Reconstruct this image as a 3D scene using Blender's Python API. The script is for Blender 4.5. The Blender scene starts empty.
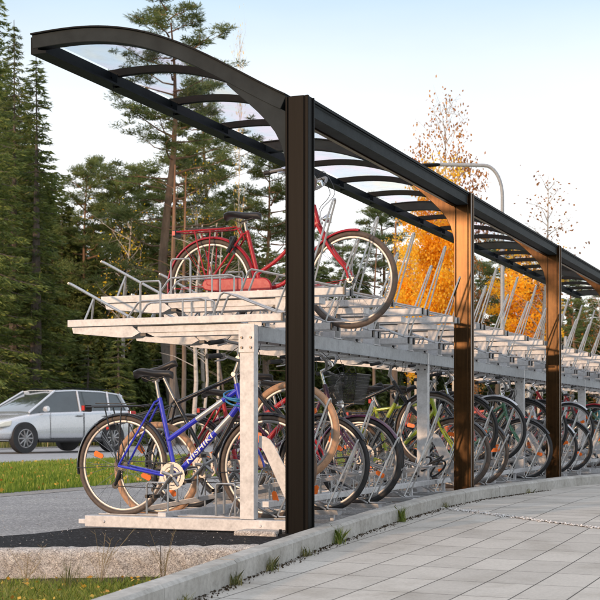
import bpy, math, random
import numpy as np
from mathutils import Vector, Matrix, Euler

random.seed(7)
PI = math.pi
scene = bpy.context.scene
COL = scene.collection
TH = math.radians(-22.08)          # heading of the shelter's cross direction
CT, ST = math.cos(TH), math.sin(TH)
OX, OY = 0.0, 8.70                 # foot of the first post

def W(x, y, z=0.0):
    """row frame (x across, towards the path; y along the shelter) to world"""
    return Vector((OX + x*CT - y*ST, OY + x*ST + y*CT, z))

# ------------------------------------------------------------------ materials
def new_mat(name):
    m = bpy.data.materials.new(name); m.use_nodes = True
    nt = m.node_tree
    return m, nt, nt.nodes['Principled BSDF']

def ramp(nt, fac, stops):
    r = nt.nodes.new('ShaderNodeValToRGB')
    e = r.color_ramp.elements
    while len(e) < len(stops): e.new(0.5)
    for i, (p, c) in enumerate(stops):
        e[i].position = p; e[i].color = (c[0], c[1], c[2], 1)
    nt.links.new(fac, r.inputs['Fac'])
    return r.outputs['Color']

def coords(nt, scale=(1,1,1), rot=(0,0,0), loc=(0,0,0), kind='Object'):
    t = nt.nodes.new('ShaderNodeTexCoord'); mp = nt.nodes.new('ShaderNodeMapping')
    mp.inputs['Scale'].default_value = scale; mp.inputs['Rotation'].default_value = rot
    mp.inputs['Location'].default_value = loc
    nt.links.new(t.outputs[kind], mp.inputs['Vector'])
    return mp.outputs['Vector']

def noise(nt, vec, scale, detail=4, rough=0.6):
    n = nt.nodes.new('ShaderNodeTexNoise')
    n.inputs['Scale'].default_value = scale; n.inputs['Detail'].default_value = detail
    n.inputs['Roughness'].default_value = rough
    nt.links.new(vec, n.inputs['Vector'])
    return n.outputs['Fac']

def bump(nt, b, h, strength=0.3, dist=0.01):
    n = nt.nodes.new('ShaderNodeBump')
    n.inputs['Strength'].default_value = strength; n.inputs['Distance'].default_value = dist
    nt.links.new(h, n.inputs['Height']); nt.links.new(n.outputs['Normal'], b.inputs['Normal'])

def mix(nt, fac, a, b, mode='MIX'):
    n = nt.nodes.new('ShaderNodeMix'); n.data_type = 'RGBA'; n.blend_type = mode
    if isinstance(fac, (int, float)): n.inputs[0].default_value = fac
    else: nt.links.new(fac, n.inputs[0])
    for s, v in ((6, a), (7, b)):
        if isinstance(v, tuple): n.inputs[s].default_value = (v[0], v[1], v[2], 1)
        else: nt.links.new(v, n.inputs[s])
    return n.outputs[2]

def paint(name, col, rough=0.35, metal=0.0, coat=0.0, var=0.15, scale=9.0):
    m, nt, b = new_mat(name)
    v = coords(nt)
    n = noise(nt, v, scale, 5)
    c = ramp(nt, n, [(0.3, tuple(x*(1-var) for x in col)), (0.7, tuple(min(1, x*(1+var)) for x in col))])
    nt.links.new(c, b.inputs['Base Color'])
    n2 = noise(nt, v, scale*6, 3)
    mr = nt.nodes.new('ShaderNodeMapRange')
    mr.inputs['To Min'].default_value = max(0.02, rough-0.08); mr.inputs['To Max'].default_value = rough+0.12
    nt.links.new(n2, mr.inputs['Value']); nt.links.new(mr.outputs['Result'], b.inputs['Roughness'])
    b.inputs['Metallic'].default_value = metal
    b.inputs['Coat Weight'].default_value = coat
    return m

M = {}
def galv(name, base, warm=(1,1,1)):
    m, nt, b = new_mat(name)
    v = coords(nt, (1,1,1)); oi = nt.nodes.new('ShaderNodeObjectInfo'); ml = nt.nodes.new('ShaderNodeMath'); ml.operation = 'MULTIPLY'; ml.inputs[1].default_value = 37.0
    nt.links.new(oi.outputs['Random'], ml.inputs[0]); va = nt.nodes.new('ShaderNodeVectorMath'); va.operation = 'ADD'; nt.links.new(v, va.inputs[0]); nt.links.new(ml.outputs[0], va.inputs[1]); v = va.outputs[0]
    vo = nt.nodes.new('ShaderNodeTexVoronoi'); vo.inputs['Scale'].default_value = 55
    nt.links.new(v, vo.inputs['Vector'])
    n = noise(nt, v, 14, 6, 0.7)
    c1 = ramp(nt, n, [(0.32, tuple(base*0.80*w for w in warm)), (0.5, tuple(base*w for w in warm)), (0.72, tuple(min(1, base*1.15*w) for w in warm))])
    c2 = ramp(nt, vo.outputs['Distance'], [(0.0, (0.8,0.8,0.8)), (1.0, (1.1,1.1,1.12))])
    c = mix(nt, 0.6, c1, c2, 'MULTIPLY')
    st = ramp(nt, noise(nt, v, 3.1, 8, 0.75), [(0.60, (1,1,1)), (0.72, (0.66,0.62,0.58))])
    c = mix(nt, 0.7, c, st, 'MULTIPLY')
    nt.links.new(c, b.inputs['Base Color'])
    b.inputs['Metallic'].default_value = 0.2; b.inputs['Roughness'].default_value = 0.55; b.inputs['Specular IOR Level'].default_value = 0.3
    bump(nt, b, n, 0.12, 0.004)
    return m
M['galv'] = galv('galvanised_steel', 0.58)
M['galvbeam'] = galv('weathered_galvanised_steel', 0.36, (0.95,1.0,1.04))
M['galvrod'] = paint('zinc_rod', (0.46,0.46,0.455), 0.35, 0.75, var=0.18, scale=20)

m, nt, b = new_mat('dark_bronze_powder_coat')
v = coords(nt, (30,30,1.2)); n = noise(nt, v, 2.0, 5)
v2 = coords(nt); n2 = noise(nt, v2, 11, 6, 0.7)
c = mix(nt, 0.5, ramp(nt, n, [(0.3,(0.026,0.014,0.005)),(0.7,(0.082,0.044,0.014))]), ramp(nt, n2, [(0.35,(0.040,0.021,0.010)),(0.65,(0.095,0.048,0.020))]))
nt.links.new(c, b.inputs['Base Color']); b.inputs['Metallic'].default_value = 0.85
mr = nt.nodes.new('ShaderNodeMapRange'); mr.inputs['To Min'].default_value = 0.24; mr.inputs['To Max'].default_value = 0.34
nt.links.new(n2, mr.inputs['Value']); nt.links.new(mr.outputs['Result'], b.inputs['Roughness'])
M['bronze'] = m
M['darkpaint'] = paint('dark_grey_paint', (0.013,0.015,0.017), 0.45, 0.0, var=0.2, scale=6)
M['greypaint'] = paint('mid_grey_paint', (0.030,0.036,0.039), 0.52, 0.0, var=0.18, scale=7)
for k_ in ('darkpaint','greypaint'): M[k_].node_tree.nodes['Principled BSDF'].inputs['Specular IOR Level'].default_value = 0.04
M['blackrubber'] = paint('black_rubber', (0.018,0.018,0.019), 0.65, var=0.3, scale=30)
M['blackplastic'] = paint('black_plastic', (0.014,0.014,0.015), 0.38, var=0.3, scale=20)
M['saddle'] = paint('saddle_vinyl', (0.02,0.02,0.022), 0.33, var=0.2, scale=12)
M['purplecover'] = paint('purple_seat_cover', (0.13,0.03,0.30), 0.6, var=0.25, scale=12)
M['tan'] = paint('tan_rubber', (0.46,0.27,0.16), 0.7, var=0.18, scale=40)
M['browntyre'] = paint('worn_brown_rubber', (0.10,0.075,0.06), 0.7, var=0.25, scale=40)
M['alu'] = paint('brushed_aluminium', (0.34,0.335,0.33), 0.42, 0.85, var=0.1, scale=25)
M['chrome'] = paint('chrome', (0.7,0.7,0.7), 0.12, 1.0, var=0.05, scale=25)
M['gunmetal'] = paint('chain_steel', (0.12,0.11,0.10), 0.4, 0.8, var=0.3, scale=40)
M['spoke'] = paint('spoke_steel', (0.34,0.34,0.34), 0.25, 0.9, var=0.1, scale=20)
M['orange'] = paint('orange_reflector', (0.85,0.17,0.02), 0.2, var=0.1, scale=60)
M['redlens'] = paint('red_lens', (0.5,0.015,0.015), 0.15, var=0.1, scale=60)
M['white'] = paint('white_paint', (0.75,0.75,0.73), 0.35, var=0.06, scale=20)
M['blue'] = paint('royal_blue_enamel', (0.028,0.035,0.52), 0.22, 0.0, 0.6, var=0.08, scale=10)
M['lightblue'] = paint('light_blue_cable_vinyl', (0.03,0.20,0.42), 0.3, 0, 0.3, scale=10)
M['red'] = paint('red_enamel', (0.40,0.008,0.018), 0.42, 0.0, 0.12, var=0.1, scale=10)
M['black'] = paint('black_enamel', (0.015,0.015,0.018), 0.25, 0.0, 0.5, var=0.2, scale=10)
M['purple'] = paint('dark_plum_enamel', (0.075,0.015,0.05), 0.25, 0.0, 0.5, var=0.15, scale=10)
M['lime'] = paint('lime_enamel', (0.33,0.40,0.02), 0.25, 0.0, 0.5, var=0.1, scale=10)
M['greenb'] = paint('green_enamel', (0.02,0.12,0.06), 0.25, 0.0, 0.5, var=0.1, scale=10)
M['silver'] = paint('silver_enamel', (0.5,0.51,0.53), 0.28, 0.5, 0.5, var=0.05, scale=10)
M['pink'] = paint('coral_enamel', (0.65,0.10,0.07), 0.25, 0.0, 0.5, var=0.1, scale=10)
M['teal'] = paint('teal_enamel', (0.02,0.20,0.22), 0.25, 0.0, 0.5, var=0.1, scale=10)

m, nt, b = new_mat('shaded_bronze_coat')  # bronze coat of the nearest post, with its shade put into the colour
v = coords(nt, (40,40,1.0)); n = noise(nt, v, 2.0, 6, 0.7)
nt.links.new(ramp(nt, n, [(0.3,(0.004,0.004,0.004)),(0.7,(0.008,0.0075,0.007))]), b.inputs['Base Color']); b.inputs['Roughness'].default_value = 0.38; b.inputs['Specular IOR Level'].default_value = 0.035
M['shadedcoat'] = m
# clear roof sheet
m = bpy.data.materials.new('clear_roof_sheet'); m.use_nodes = True; nt = m.node_tree
for nd in list(nt.nodes):
    if nd.type == 'BSDF_PRINCIPLED': nt.nodes.remove(nd)
out = nt.nodes['Material Output']
tr = nt.nodes.new('ShaderNodeBsdfTransparent'); gl = nt.nodes.new('ShaderNodeBsdfGlossy'); df = nt.nodes.new('ShaderNodeBsdfDiffuse')
v = coords(nt, (1.0,0.45,1.0)); n = noise(nt, v, 1.6, 3)
tint = ramp(nt, n, [(0.3,(0.78,0.85,0.84)),(0.42,(0.90,0.81,0.89)),(0.52,(0.77,0.84,0.91)),(0.65,(0.90,0.87,0.79)),(0.75,(0.80,0.88,0.86))])
nt.links.new(tint, tr.inputs['Color']); gl.inputs['Roughness'].default_value = 0.06
df.inputs['Color'].default_value = (0.5,0.5,0.5,1)
m1 = nt.nodes.new('ShaderNodeMixShader'); m2 = nt.nodes.new('ShaderNodeMixShader')
m1.inputs['Fac'].default_value = 0.10; nt.links.new(tr.outputs[0], m1.inputs[1]); nt.links.new(gl.outputs[0], m1.inputs[2])
dirt = nt.nodes.new('ShaderNodeMapRange'); dirt.inputs['From Min'].default_value = 0.45; dirt.inputs['From Max'].default_value = 0.8
dirt.inputs['To Min'].default_value = 0.06; dirt.inputs['To Max'].default_value = 0.20
nt.links.new(noise(nt, coords(nt, (1,1,1)), 7, 8, 0.75), dirt.inputs['Value'])
nt.links.new(dirt.outputs['Result'], m2.inputs['Fac'])
nt.links.new(m1.outputs[0], m2.inputs[1]); nt.links.new(df.outputs[0], m2.inputs[2]); nt.links.new(m2.outputs[0], out.inputs['Surface'])
M['glass'] = m
M['carglass'] = paint('tinted_car_glass', (0.05,0.065,0.07), 0.05, 0.0, 1.0, var=0.2, scale=3)
M['carpaint'] = paint('silver_car_paint', (0.60,0.62,0.65), 0.24, 0.35, 1.0, var=0.03, scale=3)
M['headlamp'] = paint('headlamp_lens', (0.85,0.80,0.68), 0.1, 0.3, 1.0, var=0.05, scale=10)
M['cardark'] = paint('car_underside', (0.02,0.02,0.022), 0.6, var=0.3)

def leafmat(name, stops, trans=0.3, rough=0.6):
    m = bpy.data.materials.new(name); m.use_nodes = True; nt = m.node_tree
    b = nt.nodes['Principled BSDF']; out = nt.nodes['Material Output']
    g = nt.nodes.new('ShaderNodeNewGeometry')
    v = coords(nt); n = noise(nt, v, 0.8, 3)
    a = nt.nodes.new('ShaderNodeMath'); a.operation = 'MULTIPLY_ADD'; a.inputs[1].default_value = 0.6
    s = nt.nodes.new('ShaderNodeMath'); s.operation = 'MULTIPLY_ADD'; s.inputs[1].default_value = 0.9; s.inputs[2].default_value = -0.25
    nt.links.new(n, s.inputs[0]); nt.links.new(g.outputs['Random Per Island'], a.inputs[0]); nt.links.new(s.outputs[0], a.inputs[2])
    c = ramp(nt, a.outputs[0], stops)
    oi = nt.nodes.new('ShaderNodeObjectInfo')
    hv = nt.nodes.new('ShaderNodeMapRange'); hv.inputs['To Min'].default_value = 1.0 if 'golden' in name else 0.75; hv.inputs['To Max'].default_value = 1.25
    nt.links.new(oi.outputs['Random'], hv.inputs['Value'])
    h = nt.nodes.new('ShaderNodeHueSaturation'); nt.links.new(c, h.inputs['Color']); nt.links.new(hv.outputs['Result'], h.inputs['Value'])
    nt.links.new(h.outputs['Color'], b.inputs['Base Color']); b.inputs['Roughness'].default_value = rough
    t = nt.nodes.new('ShaderNodeBsdfTranslucent'); nt.links.new(h.outputs['Color'], t.inputs['Color'])
    mx = nt.nodes.new('ShaderNodeMixShader'); mx.inputs['Fac'].default_value = trans
    nt.links.new(b.outputs[0], mx.inputs[1]); nt.links.new(t.outputs[0], mx.inputs[2]); nt.links.new(mx.outputs[0], out.inputs['Surface'])
    return m
M['spruce'] = leafmat('spruce_needles', [(0.1,(0.050,0.078,0.022)),(0.5,(0.135,0.180,0.042)),(0.88,(0.28,0.31,0.075)),(0.97,(0.32,0.22,0.09))], 0.4)
M['pine'] = leafmat('pine_needles', [(0.1,(0.060,0.090,0.028)),(0.5,(0.155,0.205,0.058)),(0.9,(0.31,0.33,0.10))], 0.4)
M['gold'] = leafmat('golden_birch_leaves', [(0.0,(0.45,0.18,0.01)),(0.25,(0.85,0.42,0.015)),(0.5,(1.0,0.62,0.03)),(0.95,(1.0,0.84,0.12))], 0.6)
M['amber'] = leafmat('amber_birch_leaves', [(0.1,(0.20,0.075,0.02)),(0.5,(0.45,0.17,0.03)),(0.9,(0.65,0.32,0.06))], 0.35)
M['bush'] = leafmat('bush_leaves', [(0.1,(0.03,0.06,0.012)),(0.5,(0.08,0.12,0.025)),(0.9,(0.2,0.2,0.05))])
M['grass'] = leafmat('grass_blades', [(0.1,(0.07,0.13,0.012)),(0.5,(0.16,0.25,0.02)),(0.78,(0.34,0.36,0.06)),(0.9,(0.52,0.44,0.18))], 0.35)
M['lawn'] = leafmat('lawn_blades', [(0.1,(0.09,0.14,0.018)),(0.5,(0.20,0.27,0.035)),(0.78,(0.34,0.34,0.08)),(0.94,(0.48,0.40,0.18))], 0.3)
M['wildgrass'] = leafmat('verge_blades', [(0.1,(0.07,0.09,0.02)),(0.5,(0.16,0.18,0.04)),(0.8,(0.36,0.30,0.12)),(0.95,(0.45,0.36,0.2))], 0.3)
M['drygrass'] = leafmat('dry_grass', [(0.1,(0.16,0.12,0.06)),(0.5,(0.32,0.25,0.13)),(0.9,(0.48,0.40,0.24))], 0.3)
M['fallen'] = leafmat('fallen_leaves', [(0.1,(0.35,0.13,0.03)),(0.5,(0.65,0.36,0.04)),(0.9,(0.75,0.55,0.1))], 0.2)

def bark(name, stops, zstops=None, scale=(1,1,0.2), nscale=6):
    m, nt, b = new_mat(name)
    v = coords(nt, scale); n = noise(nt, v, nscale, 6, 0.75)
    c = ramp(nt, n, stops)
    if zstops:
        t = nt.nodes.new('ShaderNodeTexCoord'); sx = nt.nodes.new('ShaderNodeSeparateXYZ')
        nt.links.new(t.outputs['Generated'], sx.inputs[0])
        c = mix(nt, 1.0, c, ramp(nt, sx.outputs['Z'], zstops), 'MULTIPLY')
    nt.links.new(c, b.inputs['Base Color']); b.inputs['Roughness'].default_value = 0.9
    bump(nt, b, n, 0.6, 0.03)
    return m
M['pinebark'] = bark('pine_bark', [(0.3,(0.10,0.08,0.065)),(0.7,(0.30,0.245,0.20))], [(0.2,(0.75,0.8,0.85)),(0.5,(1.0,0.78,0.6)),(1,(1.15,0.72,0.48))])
M['sprucebark'] = bark('spruce_bark', [(0.3,(0.05,0.04,0.035)),(0.7,(0.17,0.14,0.12))])
M['birchbark'] = bark('birch_bark', [(0.3,(0.10,0.085,0.075)),(0.42,(0.46,0.41,0.36)),(0.7,(0.62,0.56,0.49))], None, (1,1,3), 4)

# ------------------------------------------------------------------ mesh builder
class MB:
    def __init__(s): s.v = []; s.f = []; s.m = []; s.mats = []
    def mi(s, mat):
        if mat is None: return 0
        if mat not in s.mats: s.mats.append(mat)
        return s.mats.index(mat)
    def add(s, vs, fs, mat=None):
        o = len(s.v); k = s.mi(mat)
        s.v += [tuple(p) for p in vs]
        for f in fs: s.f.append(tuple(i+o for i in f)); s.m.append(k)
    def box(s, x0, x1, y0, y1, z0, z1, mat=None):
        vs = [(x0,y0,z0),(x1,y0,z0),(x1,y1,z0),(x0,y1,z0),(x0,y0,z1),(x1,y0,z1),(x1,y1,z1),(x0,y1,z1)]
        s.add(vs, [(0,3,2,1),(4,5,6,7),(0,1,5,4),(1,2,6,5),(2,3,7,6),(3,0,4,7)], mat)
    def tube(s, pts, r, n=8, mat=None, closed=False, cap=True, flat=None):
        pts = [Vector(p) for p in pts]; N = len(pts)
        rs = r if isinstance(r, (list, tuple)) else [r]*N
        vs = []; prev = None
        for i, p in enumerate(pts):
            if closed: t = pts[(i+1) % N] - pts[i-1]
            elif i == 0: t = pts[1]-p
            elif i == N-1: t = p-pts[i-1]
            else: t = (pts[i+1]-p).normalized() + (p-pts[i-1]).normalized()
            if t.length < 1e-9: t = Vector((0,0,1))
            t.normalize()
            if prev is None:
                a = Vector((0,0,1)) if abs(t.z) < 0.9 else Vector((1,0,0))
                u = t.cross(a).normalized()
            else:
                u = prev - t*prev.dot(t)
                if u.length < 1e-6: u = t.orthogonal()
                u.normalize()
            prev = u; w = t.cross(u)
            for k in range(n):
                an = 2*PI*k/n
                ru, rw = (rs[i], rs[i]) if flat is None else (rs[i]*flat[0], rs[i]*flat[1])
                vs.append(p + u*math.cos(an)*ru + w*math.sin(an)*rw)
        fs = []
        for i in range(N if closed else N-1):
            j = (i+1) % N
            for k in range(n):
                l = (k+1) % n
                fs.append((i*n+k, i*n+l, j*n+l, j*n+k))
        if cap and not closed:
            fs.append(tuple(range(n-1,-1,-1))); fs.append(tuple((N-1)*n+k for k in range(n)))
        s.add(vs, fs, mat)
    def ring(s, cx, cz, R, r, N=48, n=8, mat=None, a0=None, a1=None, y=0.0, flat=None):
        """torus in the xz plane (or an arc of one from a0 to a1)"""
        if a0 is None:
            pts = [(cx+R*math.cos(2*PI*i/N), y, cz+R*math.sin(2*PI*i/N)) for i in range(N)]
            s.tube(pts, r, n, mat, closed=True, flat=flat)
        else:
            pts = [(cx+R*math.cos(a0+(a1-a0)*i/N), y, cz+R*math.sin(a0+(a1-a0)*i/N)) for i in range(N+1)]
            s.tube(pts, r, n, mat, flat=flat)
    def prism(s, poly, axis, c0, c1, mat=None):
        """poly of 2D points extruded along axis ('x','y','z')"""
        def P(a, b, c):
            return {'x': (c,a,b), 'y': (a,c,b), 'z': (a,b,c)}[axis]
        n = len(poly)
        vs = [P(a,b,c0) for a,b in poly] + [P(a,b,c1) for a,b in poly]
        fs = [tuple(range(n-1,-1,-1)), tuple(range(n,2*n))] + [(i,(i+1)%n,n+(i+1)%n,n+i) for i in range(n)]
        s.add(vs, fs, mat)
    def disc(s, cx, cz, R, y0, y1, n=24, mat=None):
        s.prism([(cx+R*math.cos(2*PI*i/n), cz+R*math.sin(2*PI*i/n)) for i in range(n)], 'y', y0, y1, mat)
    def mesh(s, name, mat=None, smooth=True, angle=40):
        me = bpy.data.meshes.new(name)
        me.from_pydata(s.v, [], s.f); 
        if s.mats:
            for mm in s.mats: me.materials.append(mm)
            me.polygons.foreach_set('material_index', s.m)
        elif mat: me.materials.append(mat)
        import bmesh
        bm = bmesh.new(); bm.from_mesh(me); bmesh.ops.recalc_face_normals(bm, faces=bm.faces); bm.to_mesh(me); bm.free()
        if smooth:
            me.polygons.foreach_set('use_smooth', [True]*len(me.polygons))
            me.set_sharp_from_angle(angle=math.radians(angle))
        me.update()
        return me

def link(name, me, parent=None, loc=None, bev=0):
    o = bpy.data.objects.new(name, me); COL.objects.link(o)
    if parent: o.parent = parent
    if loc is not None: o.location = loc
    if bev:
        b = o.modifiers.new('bevel', 'BEVEL'); b.width = bev; b.segments = 2; b.limit_method = 'ANGLE'; b.angle_limit = math.radians(40)
    return o
def tag(o, label=None, cat=None, group=None, kind=None):
    if label: o['label'] = label
    if cat: o['category'] = cat
    if group: o['group'] = group
    if kind: o['kind'] = kind
    return o
def thing(name, label, cat, loc=(0,0,0), rot=(0,0,0), group=None):
    o = bpy.data.objects.new(name, None); COL.objects.link(o); o.empty_display_size = 0.2
    o.location = loc; o.rotation_euler = rot
    return tag(o, label, cat, group)

def cards_mesh(name, C, D, L, Wd, mat, seed=1, fold=False):
    """many small leaf faces: centres C, axis D, length L, width Wd (arrays)"""
    rng = np.random.default_rng(seed)
    C = np.asarray(C, float); D = np.asarray(D, float); n = len(C)
    D = D/np.maximum(np.linalg.norm(D, axis=1, keepdims=True), 1e-9)
    R = rng.normal(size=(n,3)); S = np.cross(D, R); S /= np.maximum(np.linalg.norm(S, axis=1, keepdims=True), 1e-9)
    L = np.broadcast_to(L, n)[:,None]; Wd = np.broadcast_to(Wd, n)[:,None]
    a = C - D*L*0.5; c = C + D*L*0.5; bq = C + S*Wd*0.5 - D*L*0.08; d = C - S*Wd*0.5 - D*L*0.08
    V = np.stack([a,bq,c,d], 1).reshape(-1,3)
    me = bpy.data.meshes.new(name)
    me.vertices.add(4*n); me.vertices.foreach_set('co', V.ravel())
    me.loops.add(4*n); me.loops.foreach_set('vertex_index', np.arange(4*n, dtype=np.int32))
    me.polygons.add(n); me.polygons.foreach_set('loop_start', np.arange(0, 4*n, 4, dtype=np.int32))
    me.materials.append(mat); me.update(calc_edges=True); me.validate()
    return me

# ------------------------------------------------------------------ ground
def sheet(name, polys, mat, kind='structure', zf=None):
    me = bpy.data.meshes.new(name); vs = []; fs = []
    for p in polys:
        o = len(vs); vs += [tuple(q) for q in p]; fs.append(tuple(range(o, o+len(p))))
    me.from_pydata(vs, [], fs); me.materials.append(mat); me.update()
    o = link(name, me); tag(o, kind=kind); return o

def groundmat(name, stops, scale, bstr=0.5, bdist=0.01, rough=0.9, stops2=None, scale2=0.6):
    m, nt, b = new_mat(name)
    v = coords(nt, kind='Object'); n = noise(nt, v, scale, 8, 0.75)
    c = ramp(nt, n, stops)
    if stops2: c = mix(nt, 1.0, c, ramp(nt, noise(nt, v, scale2, 5, 0.6), stops2), 'MULTIPLY')
    nt.links.new(c, b.inputs['Base Color']); b.inputs['Roughness'].default_value = rough
    bump(nt, b, n, bstr, bdist); b.inputs['Specular IOR Level'].default_value = 0.15
    return m
M['asphalt'] = groundmat('worn_asphalt', [(0.3,(0.17,0.17,0.172)),(0.5,(0.33,0.325,0.315)),(0.72,(0.50,0.49,0.475))], 60, 0.6, 0.006, 0.85, [(0.3,(0.82,0.82,0.84)),(0.7,(1.12,1.11,1.1))], 1.3)
M['newasphalt'] = groundmat('fresh_black_asphalt', [(0.35,(0.006,0.006,0.007)),(0.6,(0.022,0.022,0.024)),(0.75,(0.07,0.07,0.07))], 90, 0.9, 0.012, 0.75)
M['road'] = groundmat('road_asphalt', [(0.3,(0.28,0.28,0.285)),(0.7,(0.42,0.42,0.42))], 30, 0.3, 0.005, 0.85, [(0.3,(0.9,0.9,0.9)),(0.7,(1.08,1.08,1.08))], 0.7)
M['soil'] = groundmat('dark_soil', [(0.3,(0.03,0.022,0.014)),(0.6,(0.09,0.065,0.04)),(0.8,(0.17,0.13,0.09))], 25, 0.9, 0.02)
M['turf'] = groundmat('turf_ground', [(0.3,(0.07,0.11,0.012)),(0.5,(0.13,0.19,0.02)),(0.75,(0.24,0.26,0.05))], 9, 0.6, 0.02, 0.95, [(0.35,(0.8,0.8,0.8)),(0.65,(1.15,1.15,1.0))], 1.1)
M['field'] = groundmat('forest_floor', [(0.3,(0.035,0.045,0.014)),(0.6,(0.12,0.115,0.045)),(0.8,(0.22,0.19,0.09))], 2.5, 0.5, 0.05, 0.95)
M['gravel'] = groundmat('gravel_shoulder', [(0.3,(0.16,0.15,0.14)),(0.5,(0.34,0.32,0.30)),(0.7,(0.52,0.50,0.47))], 45, 0.9, 0.02)
M['concrete'] = groundmat('kerb_concrete', [(0.3,(0.30,0.285,0.26)),(0.5,(0.42,0.405,0.375)),(0.72,(0.53,0.51,0.475))], 22, 0.35, 0.006, 0.85, [(0.3,(0.72,0.71,0.68)),(0.65,(1.08,1.08,1.08))], 2.2)
m, nt, b = new_mat('rough_granite')
v = coords(nt); n = noise(nt, v, 48, 8, 0.85); n2 = noise(nt, v, 13, 8, 0.8)
c = mix(nt, 0.40, ramp(nt, n, [(0.36,(0.12,0.11,0.10)),(0.47,(0.62,0.56,0.50)),(0.62,(0.90,0.84,0.77))]), ramp(nt, n2, [(0.32,(0.36,0.30,0.26)),(0.6,(0.88,0.80,0.72))]))
nt.links.new(c, b.inputs['Base Color']); b.inputs['Roughness'].default_value = 0.85; bump(nt, b, n2, 0.9, 0.03)
M['granite'] = m

def grit(mt, scale, lo, hi):
    nt = mt.node_tree; b = nt.nodes['Principled BSDF']; src = b.inputs['Base Color'].links[0].from_socket
    vo = nt.nodes.new('ShaderNodeTexVoronoi'); vo.inputs['Scale'].default_value = scale
    tc = nt.nodes.new('ShaderNodeTexCoord'); nt.links.new(tc.outputs['Object'], vo.inputs['Vector'])
    sp_ = nt.nodes.new('ShaderNodeSeparateColor'); nt.links.new(vo.outputs['Color'], sp_.inputs[0])
    c = mix(nt, 1.0, src, ramp(nt, sp_.outputs[0], [(0.0,lo),(0.6,(1,1,1)),(0.92,(1.1,1.1,1.1)),(0.97,hi)]), 'MULTIPLY')
    nt.links.new(c, b.inputs['Base Color'])
grit(M['granite'], 200, (0.45,0.43,0.42), (1.4,1.4,1.35)); grit(M['asphalt'], 75, (0.62,0.62,0.62), (1.8,1.8,1.75)); grit(M['newasphalt'], 90, (0.4,0.4,0.4), (6,6,6)); grit(M['road'], 40, (0.8,0.8,0.8), (1.3,1.3,1.3))
def pavermat(name, rot, bw, bh):
    m, nt, b = new_mat(name)
    v = coords(nt, rot=(0,0,rot))
    br = nt.nodes.new('ShaderNodeTexBrick')
    br.inputs['Scale'].default_value = 1.0; br.inputs['Brick Width'].default_value = bw; br.inputs['Row Height'].default_value = bh
    br.inputs['Mortar Size'].default_value = 0.0042; br.inputs['Mortar Smooth'].default_value = 0.3; br.offset = 0.37; br.offset_frequency = 1
    br.inputs['Color1'].default_value = (0.43,0.40,0.355,1); br.inputs['Color2'].default_value = (0.53,0.495,0.44,1); br.inputs['Mortar'].default_value = (0.055,0.048,0.038,1)
    nt.links.new(v, br.inputs['Vector'])
    n = noise(nt, v, 55, 8, 0.8); n2 = noise(nt, v, 2.0, 6, 0.65)
    c = mix(nt, 1.0, br.outputs['Color'], ramp(nt, n, [(0.3,(0.74,0.74,0.74)),(0.6,(1.0,1.0,1.0)),(0.8,(1.16,1.16,1.14))]), 'MULTIPLY')
    c = mix(nt, 1.0, c, ramp(nt, n2, [(0.32,(0.80,0.785,0.76)),(0.5,(1,1,1)),(0.72,(1.08,1.08,1.08))]), 'MULTIPLY')
    st = ramp(nt, noise(nt, coords(nt, loc=(3,7,0)), 5, 9, 0.85), [(0.66,(1,1,1)),(0.74,(0.6,0.53,0.45))])
    c = mix(nt, 0.7, c, st, 'MULTIPLY')
    nt.links.new(c, b.inputs['Base Color']); b.inputs['Roughness'].default_value = 0.82
    inv = nt.nodes.new('ShaderNodeMath'); inv.operation = 'MULTIPLY_ADD'; inv.inputs[1].default_value = -1.0
    nn = nt.nodes.new('ShaderNodeMath'); nn.operation = 'MULTIPLY'; nn.inputs[1].default_value = 0.25; nt.links.new(n, nn.inputs[0])
    nt.links.new(br.outputs['Fac'], inv.inputs[0]); nt.links.new(nn.outputs[0], inv.inputs[2])
    bump(nt, b, inv.outputs[0], 0.6, 0.008)
    return m
URAD = math.radians(90) + TH      # heading of the row direction
M['paver'] = pavermat('long_concrete_slabs', -URAD, 0.50, 0.25)
M['paver2'] = pavermat('square_concrete_slabs', -URAD+PI/2, 0.42, 0.21)

# kerb line between the rack area and the path: (x, y, top z, path z)
KL = [(-2.05,0.2,-0.02,-0.14),(-0.85,5.52,0.0,-0.12),(-0.36,7.25,0.025,-0.09),(0.0,8.46,0.05,-0.06),(0.50,9.85,0.095,-0.015),(1.0,11.05,0.135,0.03),
      (1.44,12.02,0.15,0.045),(2.15,13.55,0.145,0.035),(2.83,15.0,0.14,0.03),(3.62,16.2,0.135,0.03),(5.4,18.4,0.135,0.03),(9.5,22.4,0.135,0.03),(20,30,0.13,0.03)]
def zpath(y):
    ys = [k[1] for k in KL]; zs = [k[3] for k in KL]
    return float(np.interp(y, ys, zs))
def kx(y):
    return float(np.interp(y, [k[1] for k in KL], [k[0] for k in KL]))

# great ground plane
g = sheet('ground', [[(-900,-900,-0.3),(900,-900,-0.3),(900,1500,-0.3),(-900,1500,-0.3)]], M['field'])
# far field behind the road, sheet near level 0
def strip(b0, b1, z, y0=-60, y1=420): # across offset b (left of the row), along y
    return [W(-b0,y0,z), W(-b0,y1,z), W(-b1,y1,z), W(-b1,y0,z)]
sheet('forest_floor', [strip(19.5, 260, 0.03)], M['field'])
sheet('road', [strip(10.9, 19.0, 0.02)], M['road'])
sheet('road_shoulder', [strip(18.9, 19.7, 0.034), strip(10.5, 11.0, 0.008)], M['gravel'])
m_white = M['white']
sheet('road_edge_line', [strip(11.35, 11.47, 0.024), strip(18.4, 18.52, 0.024)], m_white)
gs = sheet('grass_verge', [strip(4.85, 10.6, 0.006)], M['turf'])
sheet('gravel_edge', [strip(4.45, 4.95, 0.003)], M['gravel'])
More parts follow.
